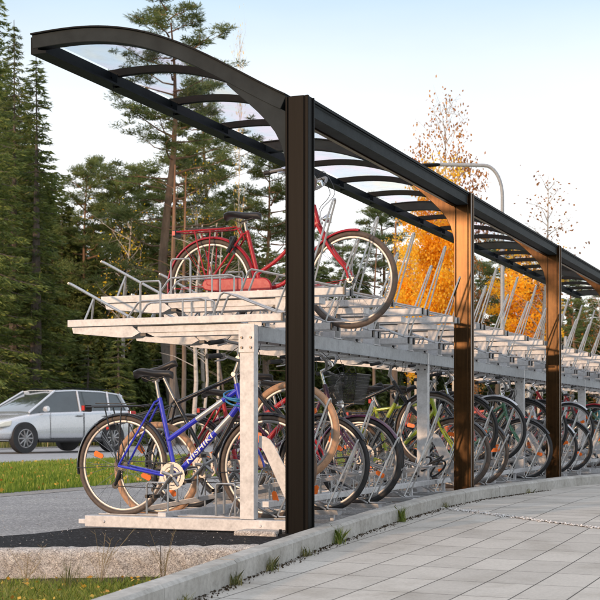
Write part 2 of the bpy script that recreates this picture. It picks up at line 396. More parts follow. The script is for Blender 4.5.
# asphalt yard
kp = [(k[0],k[1],0.0) for k in KL[2:]]
GR0 = (-8.0, 6.95); GR1 = (-0.24, 7.98)     # back edge of the granite kerb
yard = [(GR0[0],GR0[1],0.0),(GR1[0],GR1[1],0.0)] + [(k[0]-0.05,k[1],0.0) for k in KL[3:10]] + [(26,36,0.0)] + [tuple(W(-4.6,60,0.0)), tuple(W(-4.6,-1.5,0.0))]
sheet('asphalt_yard', [yard], M['asphalt'])
# fresh black patch
m = MB()
import random as _r
pp = [(-3.6,7.42),(-2.7,7.50),(-1.69,7.79),(-0.27,7.97),(0.0,8.35),(-0.20,8.98),(-1.46,9.36),(-1.70,8.86),(-2.3,8.2),(-3.0,7.9)]
sheet('asphalt_patch', [[(x,y,0.003) for x,y in pp]], M['newasphalt'])
# path
nx = 40; vs = []; fs = []
ysamp = [-6,-2,0.2,2,4,5.52,6.4,7.25,8,8.46,9.2,9.85,10.4,11.05,11.6,12.02,12.8,13.55,14.2,15,15.6,16.2,17.2,18.4,20,22.4,26,30]
for y in ysamp:
    x0 = kx(y)
    for i in range(nx+1):
        t = i/nx; x = x0 + (30-x0)*t**2
        vs.append((x, y, zpath(y)))
for j in range(len(ysamp)-1):
    for i in range(nx):
        a = j*(nx+1)+i; fs.append((a,a+1,a+nx+2,a+nx+1))
me = bpy.data.meshes.new('paved_path'); me.from_pydata(vs,[],fs); me.materials.append(M['paver']); me.update()
tag(link('paved_path', me), kind='structure')
# further paving laid the other way, beyond the pebble line
vs = []; fs = []
PBL = [(1.04,11.22),(2.08,9.62),(3.2,7.9)]
far = []
ys2 = [y for y in ysamp if y >= 11.22]
for y in [11.22]+ys2:
    for i in range(21):
        t = i/20; x0 = kx(y)+0.1; x = x0+(14-x0)*t
        vs.append((x,y,zpath(y)+0.004))
for j in range(len(ys2)):
    for i in range(20):
        a = j*21+i; fs.append((a,a+1,a+22,a+21))
o = len(vs)
for x,y in [(1.1,11.22),(2.08,9.62),(3.2,7.9),(14,7.9),(14,11.22)]: pass
xs = [1.06,1.5,2.08,2.6,3.2,14]; lo = [11.19,10.51,9.62,8.82,7.9,7.9]
for x,yl in zip(xs,lo):
    for k in range(9):
        y = yl+(11.22-yl)*k/8; vs.append((x,y,zpath(y)+0.004))
for i in range(len(xs)-1):
    for k in range(8):
        a = o+i*9+k; fs.append((a,a+9,a+10,a+1))
me = bpy.data.meshes.new('cross_laid_paving'); me.from_pydata(vs,[],fs); me.materials.append(M['paver2']); me.update()
tag(link('cross_laid_paving', me), kind='structure')

# concrete kerb : individual stones joined as one kerb thing
def kerb_mesh():
    m = MB(); pts = []
    # resample along polyline with 1 m stones
    P = [Vector((k[0],k[1],k[2])) for k in KL]; Z = [k[3] for k in KL]
    cum = [0]
    for i in range(1,len(P)): cum.append(cum[-1] + (P[i].xy-P[i-1].xy).length)
    def at(s):
        x = np.interp(s,cum,[p.x for p in P]); y = np.interp(s,cum,[p.y for p in P]); z = np.interp(s,cum,[p.z for p in P])
        return Vector((x,y,z))
    s = 0.0; Ltot = min(cum[-1], 34)
    while s < Ltot-0.5:
        segs = [at(s+0.004), at(s+0.5), at(s+0.996)]
        dz = random.uniform(-0.002,0.002); ring = []
        for i,p in enumerate(segs):
            t = (at(min(s+1,Ltot))-at(s)); t.z = 0; t.normalize(); nrm = Vector((t.y,-t.x,0))
            w = 0.115
            prof = [(0.0,-0.35),(0.0,-0.008),(0.008,0.0),(w-0.018,-0.002),(w,-0.018),(w+0.004,-0.35)]
            ring.append([p + nrm*a + Vector((0,0,b+dz)) for a,b in prof])
        vs = [q for r in ring for q in r]; n = 6; fsx = []
        for i in range(2):
            for k in range(n-1): fsx.append((i*n+k,i*n+k+1,(i+1)*n+k+1,(i+1)*n+k))
        fsx.append(tuple(range(n))); fsx.append(tuple(2*n+k for k in range(n-1,-1,-1)))
        m.add(vs, fsx); s += 1.0
    return m.mesh('concrete_kerb', M['concrete'], smooth=False)
tag(link('concrete_kerb', kerb_mesh()), 'pale grey concrete kerb curving between bike racks and paved path', 'kerb')

# granite kerb
def granite():
    m = MB(); d = Vector((GR1[0]-GR0[0], GR1[1]-GR0[1],0)); L = d.length; d.normalize(); nn = Vector((d.y,-d.x,0))
    s = 0.0; rr = random.Random(3)
    while s < L-0.05:
        ln = min(0.85+rr.uniform(-.1,.25), L-s)
        N = max(3,int(ln/0.035)); prof = [(0,-0.3),(0,-0.006),(0.012,0.0),(0.05,0.001),(0.09,0.0),(0.13,-0.003),(0.155,-0.018),(0.165,-0.05),(0.17,-0.09),(0.175,-0.13),(0.18,-0.3)]
        vs = []
        for i in range(N+1):
            p = Vector((GR0[0],GR0[1],0)) + d*(s+0.0025+(ln-0.005)*i/N)
            for k,(a,b) in enumerate(prof):
                ja = rr.uniform(-.013,.013) if k>4 else 0; jb = rr.uniform(-.006,.006)
                vs.append(p + nn*(a+ja) + Vector((0,0,b+jb+0.008)))
        n = len(prof); fs = []
        for i in range(N):
            for k in range(n-1): fs.append((i*n+k,i*n+k+1,(i+1)*n+k+1,(i+1)*n+k))
        fs.append(tuple(range(n))); fs.append(tuple(N*n+k for k in range(n-1,-1,-1)))
        m.add(vs,fs); s += ln
    return m.mesh('granite_kerb', M['granite'], angle=60)
tag(link('granite_kerb', granite()), 'rough speckled granite kerb edging the fresh black asphalt', 'kerb')
# lawn patch at lower left
lawn_poly = [(-9,-3,-0.16),(-2.6,-3,-0.16),(-0.83,5.52,-0.15),(-0.2,8.1,-0.15),(GR0[0],GR0[1],-0.15)]
sheet('soil_bed', [lawn_poly], M['soil'])

# ------------------------------------------------------------------ shelter
shelter = thing('bike_shelter', 'long dark bronze bicycle shelter with curved clear roof on one row of posts', 'shelter', (OX,OY,0), (0,0,TH))
PS = 3.89
ARC = [(0.02,2.735),(-0.05,2.752),(-0.24,2.862),(-0.45,2.98),(-0.70,3.12),(-0.956,3.234),(-1.2,3.305),(-1.445,3.348),(-1.70,3.366),(-1.85,3.362),(-1.955,3.35)]
def arc(t):  # t 0..1
    xs = [p[0] for p in ARC]; k = t*(len(ARC)-1); i = min(int(k), len(ARC)-2); f = k-i
    return (ARC[i][0]*(1-f)+ARC[i+1][0]*f, ARC[i][1]*(1-f)+ARC[i+1][1]*f)
# smooth the arch with a fitted cubic
_ax = np.array([p[0] for p in ARC]); _az = np.array([p[1] for p in ARC]); _cf = np.polyfit(_ax,_az,4)
def zarc(x): return float(np.polyval(_cf, x))
def arch_mesh(x0, x1, top, depth, y0, y1, mat, N=28, flange=0.0):
    m = MB(); xs = [x0+(x1-x0)*i/N for i in range(N+1)]
    up = []; lo = []
    for x in xs:
        dz = (zarc(x+0.01)-zarc(x-0.01))/0.02; nl = math.hypot(1,dz)
        up.append((x, zarc(x)+top)); lo.append((x + dz/nl*depth, zarc(x)+top - depth/nl))
    vs = []
    for (a,b),(c,d) in zip(up,lo): vs += [(a,y0,b),(a,y1,b),(c,y1,d),(c,y0,d)]
    fs = []
    for i in range(N):
        for k in range(4): fs.append((i*4+k,i*4+(k+1)%4,(i+1)*4+(k+1)%4,(i+1)*4+k))
    fs += [(0,3,2,1),(N*4,N*4+1,N*4+2,N*4+3)]
    m.add(vs,fs)
    return m
NB = 5
post_m = MB()
# profile in plan (x, y): front face with grooves
w = 0.078; d = 0.055
pf = [(-w,-d),(-w+0.014,-d),(-w+0.014,-d+0.006),(-w+0.022,-d+0.006),(-w+0.022,-d),(w-0.030,-d),(w-0.030,-d+0.006),(w-0.022,-d+0.006),(w-0.022,-d),(w,-d),
      (w,-d+0.018),(w-0.008,-d+0.018),(w-0.008,d-0.018),(w,d-0.018),(w,d),(-w,d),(-w,d-0.018),(-w+0.008,d-0.018),(-w+0.008,-d+0.018),(-w,-d+0.018)]
post_m.prism(pf, 'z', -0.05, 2.765)
post_me = post_m.mesh('post', M['bronze'], smooth=False)
foot_m = MB(); foot_m.box(-0.12,0.12,-0.10,0.10,-0.05,0.018)
for sx in (-1,1):
    for sy in (-1,1): foot_m.tube([(sx*0.1,sy*0.08,0.01),(sx*0.1,sy*0.08,0.045)],0.009,6)
foot_me = foot_m.mesh('base_plate', M['darkpaint'], smooth=False)
gus = MB()
gp = [(-0.50,zarc(-0.5)-0.085),(-0.495,2.885),(-0.46,2.853),(-0.37,2.775),(-0.277,2.69),(-0.21,2.62),(-0.158,2.553),(-0.115,2.47),(-0.09,2.38),(-0.079,2.30),(-0.079,zarc(-0.08)-0.10),(-0.2,zarc(-0.2)-0.095),(-0.35,zarc(-0.35)-0.09)]
gus.prism(gp,'y',-0.035,0.035)
gus_me = gus.mesh('gusset', M['bronze'], smooth=False)
post_shaded = post_me.copy(); post_shaded.materials[0] = M['shadedcoat']; gus_shaded = gus_me.copy(); gus_shaded.materials[0] = M['greypaint']  # same finish as the other posts; shade on the first painted as darker colour
arch_me = arch_mesh(-0.078,-1.955,0.0,0.092,-0.04,0.04,None).mesh('arch', M['greypaint'], smooth=True, angle=30)
archcap_me = arch_mesh(-0.078,-1.96,0.012,0.010,-0.055,0.055,None).mesh('arch_cap', M['darkpaint'], smooth=True, angle=30)
rib_me = arch_mesh(-0.05,-1.93,-0.006,0.055,-0.022,0.022,None).mesh('rib', M['darkpaint'], smooth=True, angle=30)
brk = MB(); brk.box(-1.895,-1.85,-0.028,0.028,3.225,3.312); brk.tube([(-1.88,-0.03,3.235),(-1.88,-0.03,3.205)],0.007,6); brk_me = brk.mesh('rib_bracket', M['darkpaint'], smooth=False)
def part(name, me, parent, loc=(0,0,0), bev=0): return link(name, me, parent, loc, bev)
for k in range(NB+1):
    y = k*PS
    p = part('post', post_me if k else post_shaded, shelter, (0,y,0), 0.003)
    part('base_plate', foot_me, p, (0,0,0))
    part('gusset', gus_me if k else gus_shaded, shelter, (0,y,0), 0.004)
    a = part('arch', arch_me, shelter, (0,y,0), 0.004)
    part('arch_cap', archcap_me, a)
    if k < NB:
        for j in (1,2,3):
            r = part('rib', rib_me, shelter, (0,y+j*PS/4,0), 0.003); part('rib_bracket', brk_me, r)
        # beams
        bm_ = MB(); y0 = y+0.058; y1 = y+PS-0.058
        pr = [(-0.05,2.655),(0.055,2.655),(0.055,2.661),(0.047,2.667),(0.047,2.728),(0.055,2.735),(0.055,2.742),(-0.05,2.742)]
        bm_.prism(pr,'y',y0,y1)
        e = part('eave_beam', bm_.mesh('eave_beam', M['greypaint'], smooth=False), shelter)
        c_ = MB(); c_.box(-0.07,0.066,y0,y1,2.744,2.762); part('cover_strip', c_.mesh('cover_strip', M['darkpaint'], smooth=False), e)
        c_ = MB(); c_.box(-0.085,-0.055,y0,y1,2.645,2.70); part('gutter', c_.mesh('gutter', M['bronze'], smooth=False), e)
        c_ = MB(); c_.prism([(-1.965,3.225),(-1.845,3.225),(-1.845,3.240),(-1.91,3.252),(-1.91,3.335),(-1.965,3.342)],'y',y+(0.0 if k else -0.038)+0.002,y+PS)
        part('outer_beam', c_.mesh('outer_beam', M['darkpaint'], smooth=False), shelter)
    if k < NB:
        for j in range(4):
            gm = MB(); ya = y+j*PS/4+0.0; yb = ya+PS/4; N = 24; vs = []; fs = []
            for i in range(N+1):
                x = -0.06-1.86*i/N; vs += [(x,ya,zarc(x)-0.001),(x,yb,zarc(x)-0.001)]
            fs = [(2*i,2*i+1,2*i+3,2*i+2) for i in range(N)]
            gm.add(vs,fs)
            gme = gm.mesh('roof_sheet', M['glass'])
            part('roof_sheet', gme, shelter)
# ------------------------------------------------------------------ double-deck bike rack
rack = thing('bike_rack', 'galvanised two-tier bicycle rack standing under the curved shelter roof', 'bike rack', (OX,OY,0), (0,0,TH))
BAY = 3.85; NBAY = 5
up = MB(); up.box(-0.447,-0.347,-0.035,0.035,0.09,1.348)
up_me = up.mesh('upright', M['galv'], smooth=False)
plate = MB(); plate.box(-0.452,-0.342,-0.043,-0.036,1.17,1.352,M['galv'])
for bx in (-0.428,-0.366):
    for bz in (1.20,1.265): plate.tube([(bx,-0.040,bz),(bx,-0.054,bz)],0.008,6,M['gunmetal'])
plate_me = plate.mesh('joint_plate', None, smooth=False)
br = MB(); br.box(-1.60,-0.02,-0.04,0.04,0.012,0.088); br.box(-1.655,-1.602,-0.03,0.03,0.03,0.062)
br.tube([(-1.45,-0.04,0.05),(-1.45,-0.047,0.05)],0.010,6); br.tube([(-0.30,-0.04,0.05),(-0.30,-0.047,0.05)],0.010,6)
br_me = br.mesh('base_rail', M['galv'], smooth=False)
bc = MB()
inner = [(-0.345,0.555),(-0.325,0.548),(-0.305,0.52),(-0.15,0.205),(-0.095,0.09)]
outer = [(0.03,0.09),(-0.135,0.385),(-0.235,0.565),(-0.265,0.605),(-0.30,0.625),(-0.345,0.632)]
bc.prism(inner+outer,'y',-0.005,0.005)
bc_me = bc.mesh('diagonal_brace', M['galv'], smooth=False)
for k in range(NBAY+1):
    y = 0.10+k*BAY
    u = part('upright', up_me, rack, (0,y,0), 0.003)
    part('joint_plate', plate_me, u)
    part('base_rail', br_me, rack, (0,y,0), 0.004)
    part('diagonal_brace', bc_me, rack, (0,y+0.042,0), 0.002)
    if k < NBAY:
        c_ = MB(); y0 = y+0.037; y1 = y+BAY-0.037
        c_.prism([(-0.435,1.243),(-0.345,1.243),(-0.345,1.342),(-0.435,1.342)],'y',y0,y1)
        c_.prism([(-0.344,1.243),(-0.325,1.243),(-0.325,1.247),(-0.344,1.247)],'y',y0,y1)
        c0_ = MB(); c0_.add(c_.v, c_.f, M['galvbeam'])
        c_ = MB(); yy = y0+0.12
        while yy < y1:
            c_.box(-0.342,-0.327,yy-0.009,yy+0.009,1.230,1.2432); yy += 0.225
        c0_.add(c_.v, c_.f, M['gunmetal']); part('beam', c0_.mesh('beam', None, smooth=False), rack, bev=0.003)
        c_ = MB(); c_.box(-1.085,-1.025,y0+0.005,y1-0.005,0.05,0.115); part('floor_beam', c_.mesh('floor_beam', M['galv'], smooth=False), rack, bev=0.003)
        c_ = MB(); c_.box(-0.335,-0.275,y0+0.005,y1-0.005,0.165,0.205)
        for j in range(4):
            yy = y0+0.3+j*0.95; c_.box(-0.32,-0.29,yy-0.015,yy+0.015,0.0,0.165)
        part('front_floor_beam', c_.mesh('front_floor_beam', M['galv'], smooth=False), rack, bev=0.003)

def hairpin_mesh(bx, bz, tx, tz, gap0=0.068, gap1=0.022, r=0.0075):
    m = MB(); pts = []
    for s in (-1,):
        pts.append((bx+0.14,-gap0,bz)); pts.append((bx+0.01,-gap0,bz)); pts.append((bx,-gap0,bz+0.012))
    N = 6
    dx, dz = tx-bx, tz-bz; L = math.hypot(dx,dz); ux, uz = dx/L, dz/L
    e = L-gap1
    pts.append((bx+ux*e,-gap1,bz+uz*e))
    for i in range(1,N):
        a = PI*i/N; pts.append((bx+ux*(e+gap1*math.sin(a)), -gap1*math.cos(a), bz+uz*(e+gap1*math.sin(a))))
    pts.append((bx+ux*e,gap1,bz+uz*e)); pts += [(bx,gap0,bz+0.012),(bx+0.01,gap0,bz),(bx+0.14,gap0,bz)]
    m.tube(pts, r, 6)
    return m.mesh('wheel_hairpin', M['galvrod'])
def tray_meshes(x0, x1, zt):
    """x0 left end, x1 right end, zt top"""
    R = {}
    m = MB()
    for s in (-1,1):
        m.box(x0,x1,s*0.068-0.016,s*0.068+0.016,zt-0.048,zt)
    m.box(x0+0.02,x1-0.3,-0.052,0.052,zt-0.052,zt-0.046)
    R['body'] = m.mesh('upper_tray', M['galv'], smooth=False)
    m = MB()
    m.box(x1,x1+0.012,-0.018,0.018,zt-0.05,zt+0.002)
    R['cap'] = m.mesh('end_cap', M['blackplastic'], smooth=False)
    m = MB()
    # carriage below with stepped ends
    m.prism([(x0+0.03,zt-0.054),(x0+0.50,zt-0.054),(x0+0.56,zt-0.10),(x0+0.50,zt-0.128),(x0+0.42,zt-0.130),(x0+0.04,zt-0.092)],'y',-0.0035,0.0035)
    R['gus'] = m.mesh('tray_gusset', M['galv'], smooth=False)
    m = MB(); m.box(x0+0.535,x1-0.18,-0.060,0.060,zt-0.10,zt-0.058)
    m.prism([(x0+0.60,zt-0.102),(x0+1.35,zt-0.102),(x0+1.30,zt-0.128),(x0+0.66,zt-0.128)],'y',-0.052,0.052)
    for q in range(len(m.f)): m.m[q] = m.mi(M['galv'])
    m0 = m; m = MB(); m.box(x0+0.56,x0+0.60,-0.066,0.066,zt-0.122,zt-0.104); m.box(x0+1.34,x0+1.38,-0.062,0.062,zt-0.126,zt-0.104)
    m.box(-0.36,-0.33,-0.05,-0.03,1.344,zt-0.06) if zt<1.5 else m.box(-0.36,-0.33,-0.05,-0.03,zt-0.13,zt-0.06)
    m0.add(m.v, m.f, M['blackplastic']); R['car'] = m0.mesh('slide_rail', None, smooth=False)
    m = MB(); m.box(-0.44,-0.345,-0.066,-0.060,1.344,zt-0.05); m.box(-0.44,-0.345,0.060,0.066,1.344,zt-0.05); m.box(-0.448,-0.34,-0.08,0.08,1.3435,1.35)
    R['sup'] = m.mesh('support_plate', M['galv'], smooth=False)
    # handle: pair of flat rods
    m = MB()
    for s in (-0.011,0.011):
        m.tube([(x0+0.47,s,zt+0.004),(x0+0.43,s,zt+0.02),(x0+0.0,s,zt+0.245),(x0-0.035,s,zt+0.262)],0.0085,6)
    m.tube([(x0-0.035,-0.013,zt+0.262),(x0-0.035,0.013,zt+0.262)],0.009,6)
    m.tube([(x0+0.16,0.0,zt+0.155),(x0+0.115,-0.045,zt-0.0)],0.0075,6); m.tube([(x0+0.16,0.0,zt+0.155),(x0+0.115,0.045,zt-0.0)],0.0075,6)
    R['handle'] = m.mesh('lift_handle', M['galvrod'])
    # square hoop
    m = MB()
    for s in (-0.066,):
        m.tube([(x0+0.56,s,zt-0.01),(x0+0.56,s,zt+0.225),(x0+0.572,s,zt+0.245),(x0+0.70,s,zt+0.245),(x0+0.712,s,zt+0.225),(x0+0.712,s,zt-0.01)],0.0075,6)
    R['hoop'] = m.mesh('square_hoop', M['galvrod'])
    # side guards
    m = MB()
    for s in (-0.066,0.066):
        m.tube([(x0+0.46,s,zt),(x0+0.54,s,zt+0.10),(x0+0.57,s,zt+0.113),(x0+1.02,s,zt+0.118),(x0+1.05,s,zt+0.105),(x0+1.05,s,zt-0.01)],0.0075,6)
        m.tube([(x0+0.88,s,zt+0.115),(x0+0.88,s,zt-0.01)],0.0065,6)
    m.tube([(x0+0.98,-0.066,zt+0.118),(x0+0.98,0.066,zt+0.118)],0.0065,6)
    R['guard'] = m.mesh('side_guard', M['galvrod'])
    m = MB()
    for s in (-0.060,0.060):
        m.tube([(x0+1.10,s,zt),(x0+1.155,s,zt+0.135),(x0+1.18,s,zt+0.15),(x0+1.22,s,zt+0.142),(x1-0.03,s,zt+0.005)],0.0075,6)
    m.tube([(x0+1.18,-0.06,zt+0.15),(x0+1.18,0.06,zt+0.15)],0.007,6)
    R['wedge'] = m.mesh('front_wheel_guide', M['galvrod'])
    return R
TL = tray_meshes(-1.80,-0.20,1.424); THi = tray_meshes(-1.80,0.06,1.625)
TL['pin'] = hairpin_mesh(-0.24,1.43,-0.02,2.02); THi['pin'] = hairpin_mesh(-0.22,1.63,-0.03,2.235)
NSLOT = 22
for k in range(NSLOT):
    for T, y in ((TL, 0.25+0.9*k), (THi, 0.70+0.9*k)):
        if y > 0.1+BAY*NBAY-0.1: continue
        t = part('upper_tray', T['body'], rack, (0,y,0), 0.002)
        for nm, key in (('slide_rail','car'),('support_plate','sup'),('lift_handle','handle'),('square_hoop','hoop'),('side_guard','guard'),('front_wheel_guide','wedge'),('wheel_hairpin','pin')):
            part(nm, T[key], t)
        for s_ in (-1,1): part('end_cap', T['cap'], t, (0,s_*0.068,0)); part('tray_gusset', T['gus'], t, (0,s_*0.0715,0))
# lower trays
def lower_tray(xa, za, xb, zb):
    m = MB(); t = 0.004; vs = []
    for (a,b) in ((xa,za),(xb,zb)):
        for (yy,zz) in ((-0.055,0.028),(-0.032,0.0),(0.032,0.0),(0.055,0.028),(0.055,0.024),(0.033,-0.004),(-0.033,-0.004),(-0.055,0.024)):
            vs.append((a,yy,b+zz))
    fs = [(k,(k+1)%8,8+(k+1)%8,8+k) for k in range(8)] + [tuple(range(7,-1,-1)), tuple(range(8,16))]
    m.add(vs,fs)
    return m
def lower_set(high):
    R = {}
    m = lower_tray(-1.78 if high else -1.60,0.03 if high else 0.062,-0.18,0.33 if high else 0.062)
    R['body'] = m.mesh('lower_tray', M['galv'], smooth=False)
    zt = 0.10 if high else 0.105
    def zz(x): return (0.03+0.30*(x+1.78)/1.6 if high else 0.075)+0.02
    m = MB(); s = -0.062
    m.tube([(-1.22,s,zz(-1.22)),(-1.22,s,zz(-1.22)+0.20),(-1.208,s,zz(-1.22)+0.215),(-1.07,s,zz(-1.1)+0.215),(-1.06,s,zz(-1.1)+0.20),(-1.06,s,zz(-1.1))],0.0072,6)
    R['hoop'] = m.mesh('square_hoop', M['galvrod'])
    m = MB()
    for s in (-0.062,0.062):
        m.tube([(-0.60,s,zz(-0.6)),(-0.56,s,zz(-0.56)+0.11),(-0.53,s,zz(-0.53)+0.125),(-0.48,s,zz(-0.48)+0.11),(-0.26,s,zz(-0.26))],0.0072,6)
        if not high: m.tube([(-0.70,s,zz(-0.6)),(-0.70,s,zz(-0.56)+0.20),(-0.69,s,zz(-0.5)+0.215),(-0.57,s,zz(-0.48)+0.215),(-0.56,s,zz(-0.26)+0.2),(-0.56,s,zz(-0.5))],0.0072,6)
    for xx in (-0.48,-0.60)+(() if high else (-0.70,-0.56)): m.tube([(xx,-0.062,zz(xx)+(0.11 if xx==-0.48 else 0.004)),(xx,0.062,zz(xx)+(0.11 if xx==-0.48 else 0.004))],0.006,6)
    R['guard'] = m.mesh('front_wheel_guide', M['galvrod'])
    R['pin'] = hairpin_mesh(-0.27,0.34,-0.08,0.88) if high else hairpin_mesh(-0.25,0.10,-0.03,0.60)
    return R
LL, LH = lower_set(False), lower_set(True)
for k in range(NSLOT):
    for T, y in ((LL, 0.30+0.9*k), (LH, 0.75+0.9*k)):
        if y > 0.1+BAY*NBAY-0.1: continue
        t = part('lower_tray', T['body'], rack, (0,y,0))
        for nm, key in (('square_hoop','hoop'),('front_wheel_guide','guard'),('wheel_hairpin','pin')): part(nm, T[key], t)
blk = MB(); blk.box(-0.40,-0.11,-0.14,0.06,-0.05,0.032)
o = link('concrete_footing', blk.mesh('concrete_footing', M['granite'], smooth=False), None, W(0,0,0)); o.rotation_euler = (0,0,TH)
o.modifiers.new('bevel','BEVEL').width = 0.012
tag(o, 'small pale concrete footing at the foot of the nearest dark post', 'footing')

# ------------------------------------------------------------------ bicycles
WR = 0.345
_wheel_cache = {}
def wheel_parts(tyre_mat, wide, rimmat):
    key = (tyre_mat.name, wide, rimmat.name)
    if key in _wheel_cache: return _wheel_cache[key]
    tr_ = wide
    m = MB(); m.ring(0,0,WR-tr_,tr_,56,10)
    # tread knobs as a slightly raised band
    m.ring(0,0,WR-0.006,0.007,56,6,flat=(0.6,1.6))
    tyre = m.mesh('tyre', tyre_mat)
    m = MB(); Rr = WR-2*tr_-0.004
    m.ring(0,0,Rr-0.003,0.0085,56,8,flat=(0.85,1.25)); rim = m.mesh('rim', rimmat)
    m = MB(); n = 28
    for i in range(n):
        a = 2*PI*i/n; s = 1 if i % 2 else -1; off = 0.30 if (i//2) % 2 else -0.30
        m.tube([(0.020*math.cos(a+off*4), s*0.028, 0.020*math.sin(a+off*4)), ((Rr-0.005)*math.cos(a+off*0.25), 0, (Rr-0.005)*math.sin(a+off*0.25))], 0.00125, 4, cap=False)
    sp = m.mesh('spokes', M['spoke'])
    m = MB(); m.tube([(0,-0.05,0),(0,0.05,0)],0.012,10); m.tube([(0,-0.034,0),(0,-0.026,0)],0.024,12); m.tube([(0,0.026,0),(0,0.034,0)],0.024,12); m.tube([(0,-0.062,0),(0,-0.05,0)],0.009,6); m.tube([(0,0.05,0),(0,0.062,0)],0.009,6)
    hub = m.mesh('hub', M['alu'])
    m = MB()
    m.prism([(0.17,-0.016),(0.23,-0.020),(0.24,0),(0.23,0.020),(0.17,0.016),(0.16,0)],'y',-0.012,-0.004)
    ref = m.mesh('spoke_reflector', M['orange'])
    _wheel_cache[key] = (tyre, rim, sp, hub, ref)
    return _wheel_cache[key]
def saddle_mesh(mat):
    m = MB(); prof = [(-0.145,0.050,0.0),(-0.135,0.072,0.012),(-0.10,0.080,0.022),(-0.05,0.068,0.018),(0.0,0.042,0.008),(0.06,0.024,0.006),(0.11,0.018,0.004),(0.135,0.010,-0.006)]
    vs = []; n = 12
    for x,hw,z in prof:
        for k in range(n):
            a = 2*PI*k/n; vs.append((x, hw*math.cos(a), z + 0.020*math.sin(a)*(1.0 if math.sin(a)>0 else 1.5)))
    fs = []
    for i in range(len(prof)-1):
        for k in range(n): fs.append((i*n+k,i*n+(k+1)%n,(i+1)*n+(k+1)%n,(i+1)*n+k))
    fs += [tuple(range(n)), tuple((len(prof)-1)*n+k for k in range(n))]
    m.add(vs,fs)
    m.tube([(-0.09,-0.022,-0.02),(-0.03,-0.02,-0.045),(0.08,-0.01,-0.015)],0.004,6,)
    m.tube([(-0.09,0.022,-0.02),(-0.03,0.02,-0.045),(0.08,0.01,-0.015)],0.004,6)
    return m.mesh('saddle', mat, angle=70)
SAD = {'b': saddle_mesh(M['saddle']), 'p': saddle_mesh(M['purplecover'])}

def curve_pts(P, n=6):
    """catmull-rom through P"""
    P = [Vector(p) for p in P]; out = []
    Q = [2*P[0]-P[1]] + P + [2*P[-1]-P[-2]]
    for i in range(1,len(Q)-2):
        for k in range(n):
            t = k/n; a,b,c,d = Q[i-1],Q[i],Q[i+1],Q[i+2]
            out.append(0.5*((2*b)+(-a+c)*t+(2*a-5*b+4*c-d)*t*t+(-a+3*b-3*c+d)*t**3))
    out.append(P[-1]); return out

